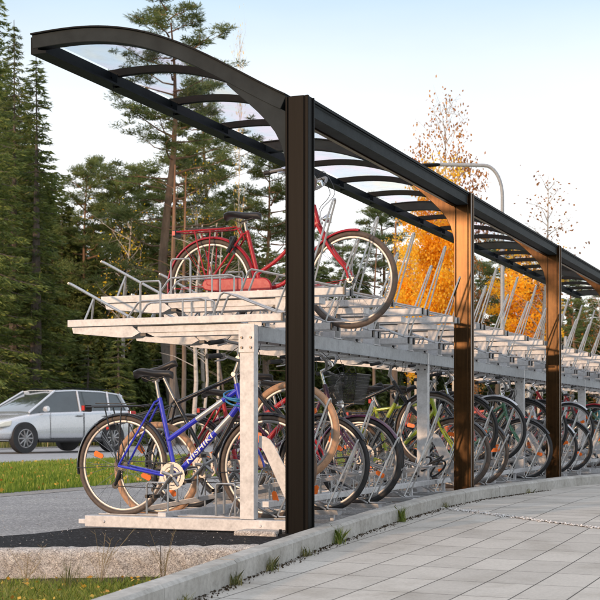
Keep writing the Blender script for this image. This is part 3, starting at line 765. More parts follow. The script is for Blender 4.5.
def bicycle(label, style, fm, a, high, tyre='browntyre', wide=0.0165, b_front=0.35, saddle='b', rackon=True, guards=None, basket=False,
            barstyle='flat', refl=True, accent=None, tilt=None, zlift=None, chainguard=None, rimm='alu', steer=0.0, light=True, wb=1.09, sad_dz=0.0, group='bicycles parked in the lower tier', cover=None, lean=0.0, loc_override=None):
    r = WR
    if a > 5: b_front += random.uniform(-0.07,0.06)
    if loc_override: x_f, y, z_f = loc_override; dz = 0
    rear_z, front_z = (0.375,0.655) if high else (0.42,0.42)
    if loc_override: rear_z = front_z = z_f; b_front = -x_f; a = y
    ang = math.asin((front_z-rear_z)/wb)
    xr = -b_front - wb*math.cos(ang)
    base = W(xr, a, rear_z - r*math.cos(ang)); base = base + Vector((CT*r*math.sin(ang), ST*r*math.sin(ang),0))
    rt = thing('bicycle', label, 'bicycle', base, (lean, -ang, TH), group)
    rt.rotation_mode = 'XYZ'
    F = M[fm]; acc = M[accent] if accent else F
    RH = Vector((0,0,r)); FH = Vector((wb,0,r)); BB = Vector((0.41,0,r-0.065))
    ST_ = Vector((0.285,0,0.81)); HT = Vector((0.865,0,0.885)); HB = Vector((0.895,0,0.76))
    if style == 'dutch': ST_ = Vector((0.26,0,0.83)); HT = Vector((0.80,0,0.93)); HB = Vector((0.845,0,0.77))
    if loc_override: HT = Vector((0.815,0,0.875)); ST_ = Vector((0.29,0,0.735))
    if style == 'diamond': ST_ = Vector((0.27,0,0.80)); HT = Vector((0.85,0,0.87)); HB = Vector((0.885,0,0.75))
    # frame
    m = MB(); m.tube([BB, ST_], 0.016, 10, F)
    if style == 'mixte':
        s0 = BB.lerp(ST_, 0.46)
        p1 = s0.lerp(HT-Vector((0,0,0.03)),0.42); p2 = s0.lerp(HT-Vector((0,0,0.03)),0.80)
        m.tube([s0,p1],0.0175,10,F); m.tube([p1,p2],0.0178,10,acc); m.tube([p2,HT-Vector((0,0,0.03))],0.0175,10,F)
    elif style == 'diamond':
        m.tube([ST_-Vector((0,0,0.03)), HT-Vector((0,0,0.03))],0.015,10,F)
    else:
        m.tube(curve_pts([BB.lerp(ST_,0.30), BB.lerp(ST_,0.30)+Vector((0.16,0,0.10)), Vector((0.68,0,0.66)), HT-Vector((0.01,0,0.05))]),0.014,10,F)
    if style == 'dutch': m.tube(curve_pts([BB+Vector((0,0,0.01)), BB+Vector((0.2,0,0.08)), Vector((0.72,0,0.56)), HB+Vector((0,0,0.02))]),0.015,10,F)
    else:
        q1 = BB.lerp(HB,0.62); q2 = BB.lerp(HB,0.85)
        m.tube([BB,q1],0.020,10,F); m.tube([q1,q2],0.0203,10,acc); m.tube([q2,HB+Vector((0,0,0.02))],0.020,10,F)
    m.tube([HB-Vector((-0.004,0,0.015)),HT+Vector((-0.003,0,0.015))],0.0195,12,F)
    for s in (-1,1):
        m.tube([RH+Vector((0,s*0.065,0)), BB+Vector((-0.05,s*0.05,0.0)), BB+Vector((0,s*0.02,0))],0.009,8,F)
        m.tube([RH+Vector((0,s*0.065,0)), ST_+Vector((-0.02,s*0.035,-0.03)), ST_+Vector((0,s*0.012,-0.015))],0.0075,8,F)
        if style == 'mixte': m.tube([RH+Vector((0.0,s*0.065,0)), BB.lerp(ST_,0.46)+Vector((0,s*0.02,0))],0.006,6,F) if False else None
    m.tube([BB+Vector((0,-0.035,0)),BB+Vector((0,0.035,0))],0.022,12,F)
    frame = link('frame', m.mesh('frame'), rt)
    if label.startswith('royal blue'):
        cu = bpy.data.curves.new('frame_lettering','FONT'); cu.body = 'NISHIKI'; cu.size = 0.062; cu.extrude = 0.0006; cu.align_x = 'CENTER'; cu.align_y = 'CENTER'; cu.shear = 0.15; cu.offset = 0.0012; cu.space_character = 1.08
        to = bpy.data.objects.new('tmp', cu); COL.objects.link(to)
        bpy.context.view_layer.update(); dg = bpy.context.evaluated_depsgraph_get()
        tm = bpy.data.meshes.new_from_object(to.evaluated_get(dg)); bpy.data.objects.remove(to)
        tm.materials.clear(); tm.materials.append(M['white'])
        import bmesh
        bmx = bmesh.new(); bmx.from_mesh(tm); bmesh.ops.triangulate(bmx, faces=bmx.faces)
        for q in range(-14,15): bmesh.ops.bisect_plane(bmx, geom=bmx.verts[:]+bmx.edges[:]+bmx.faces[:], plane_co=(0,q*0.0025,0), plane_no=(0,1,0))
        bmx.to_mesh(tm); bmx.free()
        dv = (HB-BB); an = math.atan2(dv.z, dv.x); R_ = 0.0208
        for v_ in tm.vertices:
            x_, y_, e_ = v_.co.x*1.18, v_.co.y*0.80, v_.co.z
            ph = y_/R_; d_ = R_ + e_
            lx, lz, ly = x_, d_*math.sin(ph), -d_*math.cos(ph)
            c_ = BB.lerp(HB,0.38)
            v_.co = (c_.x + lx*math.cos(an)-lz*math.sin(an), ly, c_.z + lx*math.sin(an)+lz*math.cos(an))
        link('frame_lettering', tm, frame)
    # fork
    m = MB(); 
    for s in (-1,1):
        m.tube(curve_pts([HB+Vector((0.004,s*0.03,-0.02)), HB.lerp(FH,0.5)+Vector((-0.012,s*0.045,0)), FH+Vector((-0.03,s*0.052,0.08)), FH+Vector((0,s*0.055,0))],4),[0.012]*4+[0.0105]*4+[0.008]*5,8)
    m.tube([HB+Vector((0.004,-0.034,-0.018)),HB+Vector((0.004,0.034,-0.018))],0.014,8)
    fork = link('fork', m.mesh('fork', F if fm != 'blue' else M['blue']), rt)
    # wheels
    T = wheel_parts(M[tyre], wide, M[rimm])
    for c_, rot in ((RH,random.uniform(0,6.28)),(FH,random.uniform(0,6.28))):
        w_ = link('wheel', T[3], rt, c_); w_.rotation_euler = (0,rot,0)
        for nm, q in (('tyre',0),('rim',1),('spokes',2)): link(nm, T[q], w_)
        if refl:
            for q in (0,PI): link('spoke_reflector', T[4], w_).rotation_euler = (0,q,0)
    # seat post + saddle
    SD = ST_ + (ST_-BB).normalized()*(0.14+sad_dz)
    m = MB(); m.tube([ST_-Vector((0,0,0.02)), SD],0.0125,10); m.tube([SD-Vector((0.025,0,0)),SD+Vector((0.02,0,0.004))],0.014,8)
    link('seat_post', m.mesh('seat_post', M['alu'] if fm != 'teal' else M['black']), rt)
    so = link('saddle', SAD['p' if saddle == 'p' else 'b'], rt, SD+Vector((-0.005,0,0.045)))
    if high: so.rotation_euler = (0,-0.16,0)
    m = MB(); m.ring(ST_.x,0,0.0195,0.004,16,6); 
    # stem and bars
    up_ = (HT-HB).normalized()
    if barstyle == 'flat':
        s1 = HT+up_*0.08; s2 = s1+Vector((0.035,0,0.09))
        m = MB(); m.tube([HT,s1],0.014,10); m.tube([s1,s2],0.015,10); m.tube([s1+Vector((0,-0.022,0)),s1+Vector((0,0.022,0))],0.016,10)
        link('stem', m.mesh('stem', M['alu']), rt)
        hb = [s2+Vector((-0.085,-0.30,0.018)), s2+Vector((-0.05,-0.19,0.03)), s2+Vector((-0.004,-0.07,0.008)), s2, s2+Vector((-0.004,0.07,0.008)), s2+Vector((-0.05,0.19,0.03)), s2+Vector((-0.085,0.30,0.018))]
    else:
        s1 = HT+up_*0.12; s2 = s1+Vector((0.045,0,0.02))
        m = MB(); m.tube([HT,s1],0.0125,10); m.tube([s1,s2],0.0125,10); link('stem', m.mesh('stem', M['chrome']), rt)
        hb = [s2+Vector((-0.27,-0.27,0.085)), s2+Vector((-0.14,-0.275,0.10)), s2+Vector((0.0,-0.20,0.11)), s2+Vector((0.035,-0.09,0.05)), s2, s2+Vector((0.035,0.09,0.05)), s2+Vector((0.0,0.20,0.11)), s2+Vector((-0.14,0.275,0.10)), s2+Vector((-0.27,0.27,0.085))]
    hp = curve_pts(hb,5)
    m = MB(); m.tube(hp,0.0112,8); bar = link('handlebar', m.mesh('handlebar', M['alu'] if fm != 'teal' else M['black']), rt)
    gmat = M['blackrubber']
    for q0, q1, sgn in ((hp[0],hp[6],-1),(hp[-1],hp[-7],1)):
        dv = (q1-q0).normalized(); m = MB(); m.tube([q0-dv*0.01, q0+dv*0.05, q0+dv*0.115],[0.0165,0.0155,0.017],10); link('grip', m.mesh('grip', gmat), bar)
        m = MB(); b0 = q0+dv*0.135; m.tube([b0+Vector((0,0,0.0)), b0+Vector((0.035,-sgn*0.01,-0.012)), b0+Vector((0.03,sgn*0.05,-0.03)), b0+Vector((0.0,sgn*0.11,-0.04))],0.0055,6); m.tube([b0-dv*0.01,b0+dv*0.02],0.018,8)
        link('brake_lever', m.mesh('brake_lever', M['alu'] if barstyle=='flat' else M['chrome']), bar)
        m = MB(); m.tube(curve_pts([b0+Vector((0.03,0,0)), b0+Vector((0.12,-sgn*0.06,0.06)), s2+Vector((0.13,sgn*0.05,-0.03)), HT+Vector((0.05,sgn*0.02,-0.02)), HB+Vector((0.035,sgn*0.012,-0.02))],6),0.0026,5)
        link('brake_cable', m.mesh('brake_cable', M['blackplastic']), bar)
    m = MB(); m.tube([s2+Vector((0.03,0.05,0.02)), s2+Vector((0.02,0.05,0.05)), s2+Vector((0.0,0.05,0.055))],[0.012,0.022,0.016],10)
    if barstyle != 'flat': link('bell', m.mesh('bell', M['chrome']), bar)
    # crankset
    m = MB(); cy = -0.055
    if style != 'dutch':
        for (ro_,ri_,y0_) in ((0.094,0.066,cy),(0.060,0.044,cy-0.004)):
            n_ = 48; vs_ = []
            for i in range(n_):
                an = 2*PI*i/n_; rt_ = ro_ + (0.002 if i % 2 else -0.001)
                for rr_, yy_ in ((ro_ if False else rt_, y0_-0.002),(rt_, y0_+0.002),(ri_, y0_+0.002),(ri_, y0_-0.002)): vs_.append((BB.x+rr_*math.cos(an), yy_, BB.z+rr_*math.sin(an)))
            m.add(vs_, [(i*4+k, i*4+(k+1)%4, ((i+1)%n_)*4+(k+1)%4, ((i+1)%n_)*4+k) for i in range(n_) for k in range(4)])
        for i in range(5):
            an = 2*PI*i/5+0.3; m.tube([BB+Vector((0,cy,0)), BB+Vector((0.08*math.cos(an),cy,0.08*math.sin(an)))],[0.018,0.012],6)
    else: m.ring(BB.x,BB.z,0.078,0.005,36,6,y=cy,flat=(1.0,0.6))
    m.tube([BB+Vector((0,-0.075,0)),BB+Vector((0,0.07,0))],0.013,10)
    ca = math.radians(-128 if not high else -150); cd = Vector((math.cos(ca),0,math.sin(ca)))
    pr_ = BB+Vector((0,-0.078,0)); m.tube([pr_, pr_+cd*0.17],[0.014,0.010],8,flat=(1.0,0.8)); pl_ = BB+Vector((0,0.078,0)); m.tube([pl_, pl_-cd*0.17],[0.014,0.010],8,flat=(1.0,0.8))
    cr = link('crankset', m.mesh('crankset', M['alu']), rt)
    for p_, s in ((pr_+cd*0.17,-1),(pl_-cd*0.17,1)):
        m = MB(); m.tube([p_,p_+Vector((0,s*0.1,0))],0.006,6)
        m.box(p_.x-0.035,p_.x-0.018,min(p_.y+s*0.02,p_.y+s*0.105),max(p_.y+s*0.02,p_.y+s*0.105),p_.z-0.012,p_.z+0.012)
        m.box(p_.x+0.018,p_.x+0.035,min(p_.y+s*0.02,p_.y+s*0.105),max(p_.y+s*0.02,p_.y+s*0.105),p_.z-0.012,p_.z+0.012)
        m.box(p_.x-0.035,p_.x+0.035,min(p_.y+s*0.045,p_.y+s*0.075),max(p_.y+s*0.045,p_.y+s*0.075),p_.z-0.009,p_.z+0.009)
        link('pedal', m.mesh('pedal', M['blackplastic'], smooth=False), cr)
    # chain
    m = MB(); yv = Vector((0,cy,0))
    if style != 'dutch':
        m.tube([RH+yv+Vector((0,0,0.038)), BB+yv+Vector((0,0,0.085))],0.0035,5)
        m.tube([RH+yv+Vector((-0.01,0,-0.14)), BB+yv+Vector((0.0,0,-0.085))],0.0035,5)
        for i in range(6): m.ring(0,r,0.020+0.006*i,0.0022,20,5,y=-0.032-0.0045*(5-i))
        chain = link('chain', m.mesh('chain', M['gunmetal']), rt)
        m = MB(); m.tube([RH+Vector((0.01,-0.06,-0.03)), RH+Vector((0.0,-0.065,-0.075)), RH+Vector((-0.03,-0.055,-0.135))],[0.012,0.016,0.010],8)
        m.disc(RH.x+0.005,RH.z-0.075,0.022,-0.058,-0.048,12); m.disc(RH.x-0.03,RH.z-0.135,0.024,-0.058,-0.048,12)
        link('derailleur', m.mesh('derailleur', M['blackplastic']), rt)
    if chainguard:
        m = MB(); cg = M[chainguard]
        poly = []
        for i in range(13): an = PI/2 - PI*i/12; poly.append((BB.x+0.03+0.072*math.cos(an), BB.z+0.03+0.072*math.sin(an)))
        poly += [(RH.x,RH.z-0.042)] + [(RH.x-0.042*math.sin(PI*i/6), RH.z-0.042*math.cos(PI*i/6)) for i in range(1,6)] + [(RH.x,RH.z+0.042)]
        m.prism(poly,'y',-0.072,-0.040)
        link('chain_guard', m.mesh('chain_guard', cg, angle=30), rt, bev=0.008)
    # mudguards
    if guards:
        gm_ = M[guards]
        for c_, a0, a1 in ((RH, math.radians(-8 if style=='dutch' else 15), math.radians(190)), (FH, math.radians(80 if loc_override else 30), math.radians(195))):
            m = MB(); R1 = WR+0.014; vs = []; N = 28; w_ = wide+0.006; cs = [(-w_,-0.010),(-w_*0.6,0.002),(0,0.006),(w_*0.6,0.002),(w_,-0.010)]
            for i in range(N+1):
                an = a0+(a1-a0)*i/N
                for yy,hh in cs: vs.append((c_.x+(R1+hh)*math.cos(an), yy, c_.z+(R1+hh)*math.sin(an)))
                for yy,hh in reversed(cs): vs.append((c_.x+(R1+hh-0.003)*math.cos(an), yy*0.93, c_.z+(R1+hh-0.003)*math.sin(an)))
            n = 10; fs = [(i*n+k,i*n+(k+1)%n,(i+1)*n+(k+1)%n,(i+1)*n+k) for i in range(N) for k in range(n)] + [tuple(range(n)), tuple(N*n+k for k in range(n))]
            m.add(vs,fs)
            for s in (-1,1):
                for an in ((a1-0.15,) if c_ is FH else (a1-0.12, 2.2)):
                    m.tube([c_+Vector((0,s*0.058,0)), (c_.x+R1*math.cos(an), s*w_, c_.z+R1*math.sin(an))],0.0022,4)
            link('mudguard', m.mesh('mudguard', gm_), rt)
    if style == 'dutch':
        m = MB(); q = Vector((0.19,0,0.64))
        m.tube([q+Vector((0.0,0.05*math.cos(a_),0.05*math.sin(a_))) + Vector((-0.02*math.sin(a_),0,0)) for a_ in np.linspace(-0.6,PI+0.6,14)],0.014,8)
        m.tube([q+Vector((0.03,-0.05,0.05)),q+Vector((-0.03,-0.055,-0.06))],0.017,8)
        link('ring_lock', m.mesh('ring_lock', M['blackplastic']), rt)
    # rear rack
    if rackon:
        rm = F if style == 'dutch' else M['black']; m = MB(); zr = WR*2+0.055
        for s in (-1,1):
            m.tube([(-0.26,s*0.055,zr+0.005),(0.16,s*0.055,zr+0.01),(0.22,s*0.03,zr+0.02),tuple(ST_+Vector((-0.03,s*0.02,-0.05)))],0.006,6)
            m.tube([(0.0,s*0.068,WR),(-0.11,s*0.058,zr)],0.005,6)
            m.tube([(0.0,s*0.068,WR),(0.02,s*0.058,zr)],0.005,6)
        for xx in (-0.255,-0.12,0.02,0.14): m.tube([(xx,-0.055,zr+0.006),(xx,0.055,zr+0.006)],0.005,6)
        m.tube([(-0.25,0,zr+0.012),(0.15,0,zr+0.014)],0.005,6)
        ro = link('luggage_rack', m.mesh('luggage_rack', rm), rt)
        m = MB(); m.tube([(-0.20,-0.03,zr+0.03),(0.05,-0.03,zr+0.026),(0.10,0,zr+0.03),(0.05,0.03,zr+0.026),(-0.20,0.03,zr+0.03)],0.004,6); link('spring_clip', m.mesh('spring_clip', M['gunmetal']), ro)
        if light:
            m = MB(); m.box(-0.30,-0.27,-0.045,0.045,zr-0.028,zr+0.022); link('tail_light', m.mesh('tail_light', M['blackplastic'], smooth=False), ro, bev=0.006)
            m = MB(); m.box(-0.306,-0.3012,-0.038,0.038,zr-0.022,zr+0.016); m.box(-0.298,-0.276,-0.0485,-0.0455,zr-0.018,zr+0.014); link('tail_lens', m.mesh('tail_lens', M['redlens'], smooth=False), ro)
    elif light:
        m = MB(); q = ST_+(ST_-BB).normalized()*0.06; m.box(q.x-0.05,q.x-0.02,-0.018,0.018,q.z-0.02,q.z+0.022); link('tail_light', m.mesh('tail_light', M['redlens'], smooth=False), rt, bev=0.006)
    if style == 'dutch' or basket:
        m = MB(); q = HB+Vector((0.07,0,0.02)); m.tube([q-Vector((0.03,0,0)), q, q+Vector((0.03,0,0)), q+Vector((0.035,0,0))],[0.012,0.03,0.034,0.028],12); link('headlight', m.mesh('headlight', M['chrome']), rt)
    if basket:
        m = MB(); cx_, z0, z1 = HT.x+0.20, 0.79, 1.02; bx, tx, by, ty = 0.085, 0.125, 0.12, 0.165
        def rect(z, hx, hy, rr): m.tube([(cx_-hx,-hy,z),(cx_+hx,-hy,z),(cx_+hx,hy,z),(cx_-hx,hy,z)],rr,5,closed=True)
        for i in range(10):
            t = i/9; rect(z0+(z1-z0)*t, bx+(tx-bx)*t, by+(ty-by)*t, 0.0045 if i in (0,9) else 0.0018)
        n_ = 22
        for i in range(n_+1):
            s = -1+2*i/n_
            for e in (-1,1):
                m.tube([(cx_+s*bx,e*by,z0),(cx_+s*tx,e*ty,z1)],0.0016,4,cap=False); m.tube([(cx_+e*bx,s*by,z0),(cx_+e*tx,s*ty,z1)],0.0016,4,cap=False)
            m.tube([(cx_+s*bx,-by,z0),(cx_+s*bx,by,z0)],0.0016,4,cap=False)
        link('basket', m.mesh('basket', M['blackplastic']), rt)
    if cover == 'cable':
        m = MB(); c0 = HB+Vector((-0.035,-0.02,0.045))
        pts = []
        for i in range(60):
            t = 2*PI*i/20; pts.append(c0+Vector((0.062*math.cos(t)+0.016*math.sin(i*0.37), 0.045*math.sin(t)+0.008*math.sin(i), 0.022*math.sin(t*0.93)+0.02*math.sin(i*0.21)-0.016*(i/20)+0.02)))
        m.tube(pts,0.006,8); o_ = link('cable_lock', m.mesh('cable_lock', M['lightblue']), None)
        o_.matrix_world = Matrix.Translation(base) @ Euler((lean,-ang,TH)).to_matrix().to_4x4()
        tag(o_, 'coiled light blue cable lock wound round the head of the royal blue bicycle', 'bike lock')
    m = MB(); m.tube([BB+Vector((-0.03,0.045,-0.02)),BB+Vector((-0.16,0.10,-0.18))],0.007,6); link('kickstand', m.mesh('kickstand', M['alu']), rt)
    return rt

bicycle('royal blue step-through bicycle with silver panels, nearest in the lower tier','mixte','blue',0.30,False,tyre='browntyre',wide=0.0165,accent='silver',guards='black',cover='cable',sad_dz=-0.02)
bicycle('black bicycle with tan tyres tilted up beside the blue one','diamond','black',0.75,True,tyre='tan',wide=0.021,rackon=True,guards=None,refl=True,b_front=0.36,sad_dz=0.055)
bicycle('dark plum city bicycle carrying a black wire basket in front','dutch','purple',2.10,False,tyre='blackrubber',guards='purple',chainguard='purple',basket=True,barstyle='city',wide=0.02)
bicycle('maroon bicycle mostly hidden behind the nearest dark post','mixte','red',1.20,False,tyre='blackrubber',guards='black',light=False,chainguard=None,rackon=False,b_front=0.30,sad_dz=-0.14)
bicycle('black mountain bicycle with thick tyres behind the basket bicycle','diamond','black',3.0,False,tyre='blackrubber',wide=0.026,rackon=False,light=False,b_front=0.62,refl=False)
bicycle('dark bicycle tilted up with black mudguards at the second upright','diamond','black',4.35,True,tyre='browntyre',guards='black',b_front=0.44,accent='lime')
bicycle('lime green and black bicycle between the second upright and second post','diamond','lime',4.80,False,tyre='browntyre',wide=0.021,rackon=False,guards='black',accent='black',b_front=0.33)
bicycle('black roadster with chrome bars just right of the second post','dutch','black',5.70,False,tyre='browntyre',guards='black',chainguard='black',barstyle='city')
bicycle('coral framed bicycle tilted up near the third upright','mixte','pink',6.15,True,tyre='blackrubber',guards='silver')
bicycle('dark green bicycle with a luggage rack behind the third upright','mixte','greenb',7.50,False,tyre='blackrubber',guards='black',barstyle='city')
bicycle('red framed bicycle with orange reflectors left of the third post','diamond','pink',8.40,False,tyre='blackrubber',rackon=False,accent='black')
bicycle('tilted black bicycle wearing a purple saddle cover','mixte','black',8.85,True,tyre='blackrubber',saddle='p',guards='black')
bicycle('silver bicycle partly hidden by the third dark post','diamond','silver',9.30,False,tyre='blackrubber',guards='silver')
bicycle('red bicycle with silver mudguards right of the third dark post','dutch','red',10.65,True,tyre='blackrubber',guards='silver',barstyle='city')
bicycle('red city bicycle with red mudguards at the right edge','dutch','red',12.45,True,tyre='blackrubber',guards='red',chainguard='red',barstyle='city')
bicycle('black bicycle with orange reflectors at the far right','diamond','black',12.0,False,tyre='browntyre',guards='black')
bicycle('blue bicycle deep in the row at the far right','mixte','teal',13.8,False,tyre='blackrubber',guards='black',accent='silver')
bicycle('red city bicycle with black saddle standing in the upper tier','dutch','red',1.15,False,tyre='browntyre',guards='red',chainguard='red',barstyle='city',loc_override=(-0.075,1.15,1.73),group='bicycle in the upper tier',refl=False,wb=1.10,wide=0.0175,sad_dz=-0.075)
bicycle('tilted dark bicycle half hidden by the second dark post','mixte','black',5.25,True,tyre='blackrubber',guards='black',rimm='gunmetal',b_front=0.42)
bicycle('tilted black city bicycle right of the third upright','dutch','black',7.95,True,tyre='blackrubber',guards='black',barstyle='city',chainguard='black',rimm='gunmetal')
bicycle('black low bicycle just right of the third dark post','mixte','black',10.2,False,tyre='blackrubber',guards='black',rimm='gunmetal')
bicycle('tilted dark green bicycle near the right edge','mixte','greenb',13.35,True,tyre='blackrubber',guards='black',rimm='gunmetal')
# grit and crumbs on the asphalt
rgx = np.random.default_rng(123); n = 260; X = rgx.uniform(-2.6,-0.3,n); Y = rgx.uniform(7.6,9.6,n); X = np.concatenate([X, rgx.uniform(-5,-0.5,500)]); Y = np.concatenate([Y, 9.5+rgx.uniform(0,1,500)**2*8]); n = len(X)
kz = Y > np.interp(X,[-8,-0.24],[6.97,8.0]); X = X[kz]; Y = Y[kz]; n = len(X)
tag(link('asphalt_grit', cards_mesh('asphalt_grit', np.stack([X,Y,np.full(n,0.010)],1), np.stack([rgx.normal(size=n),rgx.normal(size=n),rgx.normal(0,.4,n)],1), rgx.uniform(0.005,0.014,n), rgx.uniform(0.004,0.010,n), M['asphalt'], 61)), 'loose grit and crumbs lying on the asphalt', 'grit', kind='stuff')
# black chain lock hanging on second upright
m = MB(); pts = [W(-0.30+0.16*math.sin(t*1.3)*math.cos(t*0.7), 3.86+0.05*math.cos(t*2.1), 0.33+0.07*math.sin(t*1.9)+0.03*math.cos(t)) for t in np.linspace(0,9,70)]
m.tube(pts,0.009,6)
tag(link('chain_lock', m.mesh('chain_lock', M['blackplastic'])), 'black coiled lock hanging against the second rack upright', 'bike lock')

# ------------------------------------------------------------------ car
def car():
    hd = math.radians(180+50)      # heading angle of the bonnet
    t = thing('parked_car', 'silver estate car on the road behind the racks', 'car', (-6.28,34.2,0.08), (0,0,hd))
    L0, L1 = -2.25, 2.25           # rear .. front
    st = [  # x, half width low, z low, half width belt, z belt(hood)
        (-2.25,0.70,0.42,0.66,0.86),(-2.18,0.80,0.30,0.76,0.98),(-1.9,0.87,0.24,0.84,1.00),(-1.2,0.89,0.22,0.87,0.985),(-0.4,0.90,0.21,0.88,0.96),(0.4,0.90,0.21,0.88,0.93),(0.95,0.89,0.22,0.86,0.92),
        (1.5,0.88,0.24,0.80,0.82),(1.95,0.83,0.26,0.70,0.72),(2.18,0.74,0.28,0.60,0.62),(2.25,0.62,0.34,0.55,0.54)]
    m = MB(); ring = []
    for x,wl,zl,wb_,zb in st:
        mid = (zl+zb)/2
        half = [(0,zl),(wl*0.9,zl),(wl,zl+0.06),(wl*1.01,mid),(wb_+0.015,zb-0.06),(wb_,zb),(wb_*0.55,zb+0.03),(0,zb+0.04)]
        full = half + [(-a,b) for a,b in reversed(half[1:-1])]
        ring.append([(x,a,b) for a,b in full])
    n = len(ring[0]); vs = [p for r_ in ring for p in r_]; fs = [(i*n+k,i*n+(k+1)%n,(i+1)*n+(k+1)%n,(i+1)*n+k) for i in range(len(ring)-1) for k in range(n)] + [tuple(range(n)), tuple((len(ring)-1)*n+k for k in range(n))]
    m.add(vs,fs); body = link('body', m.mesh('body', M['carpaint'], angle=60), t); sd = body.modifiers.new('smooth','SUBSURF'); sd.levels = 2; sd.render_levels = 2
    # glasshouse
    gst = [(-2.08,0.70,0.99,0.68,1.03),(-1.78,0.74,0.97,0.60,1.40),(-1.2,0.80,0.96,0.62,1.455),(-0.3,0.82,0.94,0.63,1.47),(0.25,0.82,0.92,0.60,1.44),(1.15,0.78,0.88,0.74,0.93)]
    m = MB(); ring = []
    for x,wb_,zb,wt,zt in gst: ring.append([(x,-wb_,zb),(x,-wt,zt),(x,-wt*0.6,zt+0.018),(x,wt*0.6,zt+0.018),(x,wt,zt),(x,wb_,zb)])
    n = 6; vs = [p for r_ in ring for p in r_]; fs = [(i*n+k,i*n+(k+1)%n,(i+1)*n+(k+1)%n,(i+1)*n+k) for i in range(len(ring)-1) for k in range(n)] + [tuple(range(n)), tuple((len(ring)-1)*n+k for k in range(n))]
    m.add(vs,fs); link('glasshouse', m.mesh('glasshouse', M['carglass'], angle=35), t)
    # roof skin
    m = MB(); ring = []
    for x,wb_,zb,wt,zt in ((-1.95,0,0,0.61,1.36),)+tuple(gst[1:5]): ring.append([(x,-wt-0.02,zt-0.015),(x,-wt-0.005,zt+0.02),(x,-wt*0.6,zt+0.036),(x,wt*0.6,zt+0.036),(x,wt+0.005,zt+0.02),(x,wt+0.02,zt-0.015),(x,wt*0.6,zt+0.022),(x,-wt*0.6,zt+0.022)])
    n = 8; vs = [p for r_ in ring for p in r_]; fs = [(i*n+k,i*n+(k+1)%n,(i+1)*n+(k+1)%n,(i+1)*n+k) for i in range(len(ring)-1) for k in range(n)] + [tuple(range(n)), tuple((len(ring)-1)*n+k for k in range(n))]
    m.add(vs,fs); link('roof', m.mesh('roof', M['carpaint'], angle=50), t)
    for s in (-1,1):
        for (xa,wa,za,xb,wb2,zb2,rr) in ((1.18,0.785,0.92,0.25,0.605,1.45,0.028),(-0.38,0.825,0.94,-0.42,0.635,1.47,0.03),(-1.35,0.80,0.96,-1.42,0.62,1.45,0.035),(-2.05,0.715,1.0,-1.82,0.61,1.40,0.05)):
            m = MB(); m.tube([(xa,s*wa,za),(xb,s*wb2,zb2)],rr,6); link('window_pillar', m.mesh('window_pillar', M['carpaint']), t)
        m = MB(); m.tube([(-1.7,s*0.60,1.47),(-1.6,s*0.60,1.51),(-0.1,s*0.61,1.53),(0.05,s*0.60,1.49)],0.014,6); link('roof_rail', m.mesh('roof_rail', M['darkpaint']), t)
        for x in (-1.38,1.38):
            m = MB(); m.tube([(x,s*0.74,0.32),(x,s*0.915,0.32)],0.37,28); link('wheel_arch', m.mesh('wheel_arch', M['cardark']), t)
            m = MB(); pts = [(x+0.235*math.cos(2*PI*i/28), s*0.83, 0.30+0.235*math.sin(2*PI*i/28)) for i in range(28)]
            m.tube(pts,0.085,10,closed=True); wo = link('wheel', m.mesh('wheel', M['blackrubber']), t)
            m = MB(); m.tube([(x,s*0.80,0.30),(x,s*0.915,0.30)],[0.05,0.045],12)
            for i in range(10):
                an = 2*PI*i/10; m.tube([(x,s*0.905,0.30),(x+0.21*math.cos(an),s*0.915,0.30+0.21*math.sin(an))],[0.032,0.018],6)
            m.tube([(x+0.215*math.cos(2*PI*i/24), s*0.908, 0.30+0.215*math.sin(2*PI*i/24)) for i in range(24)],0.014,6,closed=True)
            link('rim', m.mesh('rim', M['alu']), wo)
        m = MB(); m.prism([(1.75,0.60),(2.13,0.56),(2.16,0.62),(1.95,0.70),(1.72,0.73)],'y',min(s*0.66,s*0.845),max(s*0.66,s*0.845)); link('headlight', m.mesh('headlight', M['headlamp'], smooth=False), t, bev=0.02)
        m = MB(); m.prism([(-2.255,0.78),(-2.0,0.80),(-2.02,0.98),(-2.20,0.98)],'y',min(s*0.60,s*0.865),max(s*0.60,s*0.865)); link('tail_light', m.mesh('tail_light', M['redlens'], smooth=False), t, bev=0.02)
        m = MB(); m.tube([(0.80,s*0.86,0.98),(0.80,s*0.93,1.0),(0.80,s*1.03,1.01)],[0.03,0.06,0.05],8,flat=(1,1.3)); link('wing_mirror', m.mesh('wing_mirror', M['carpaint']), t)
        for x0_,x1_ in ((-0.42,0.62),(-1.30,-0.44)):
            m = MB(); ya = s*0.9085
            for q in ((x0_,0.30,x0_,0.92),(x1_,0.30,x1_,0.92),(x0_,0.30,x1_,0.30)): m.tube([(q[0],ya,q[1]),(q[2],s*0.905,q[3])],0.006,4)
            m.tube([(x0_+0.06,s*0.925,0.84),(x0_+0.24,s*0.925,0.84)],0.014,6); link('door_seam', m.mesh('door_seam', M['cardark']), t)
        m = MB(); m.tube([(-1.0,s*0.895,0.24),(1.0,s*0.895,0.24)],0.045,6); link('side_sill', m.mesh('side_sill', M['cardark']), t)
    m = MB(); m.box(2.16,2.262,-0.42,0.42,0.46,0.57); m.box(2.15,2.262,-0.60,0.60,0.28,0.38); link('grille', m.mesh('grille', M['cardark'], smooth=False), t, bev=0.015)
    m = MB(); m.box(2.262,2.27,-0.26,0.26,0.40,0.50); link('number_plate', m.mesh('number_plate', M['white'], smooth=False), t)
    return t
car()

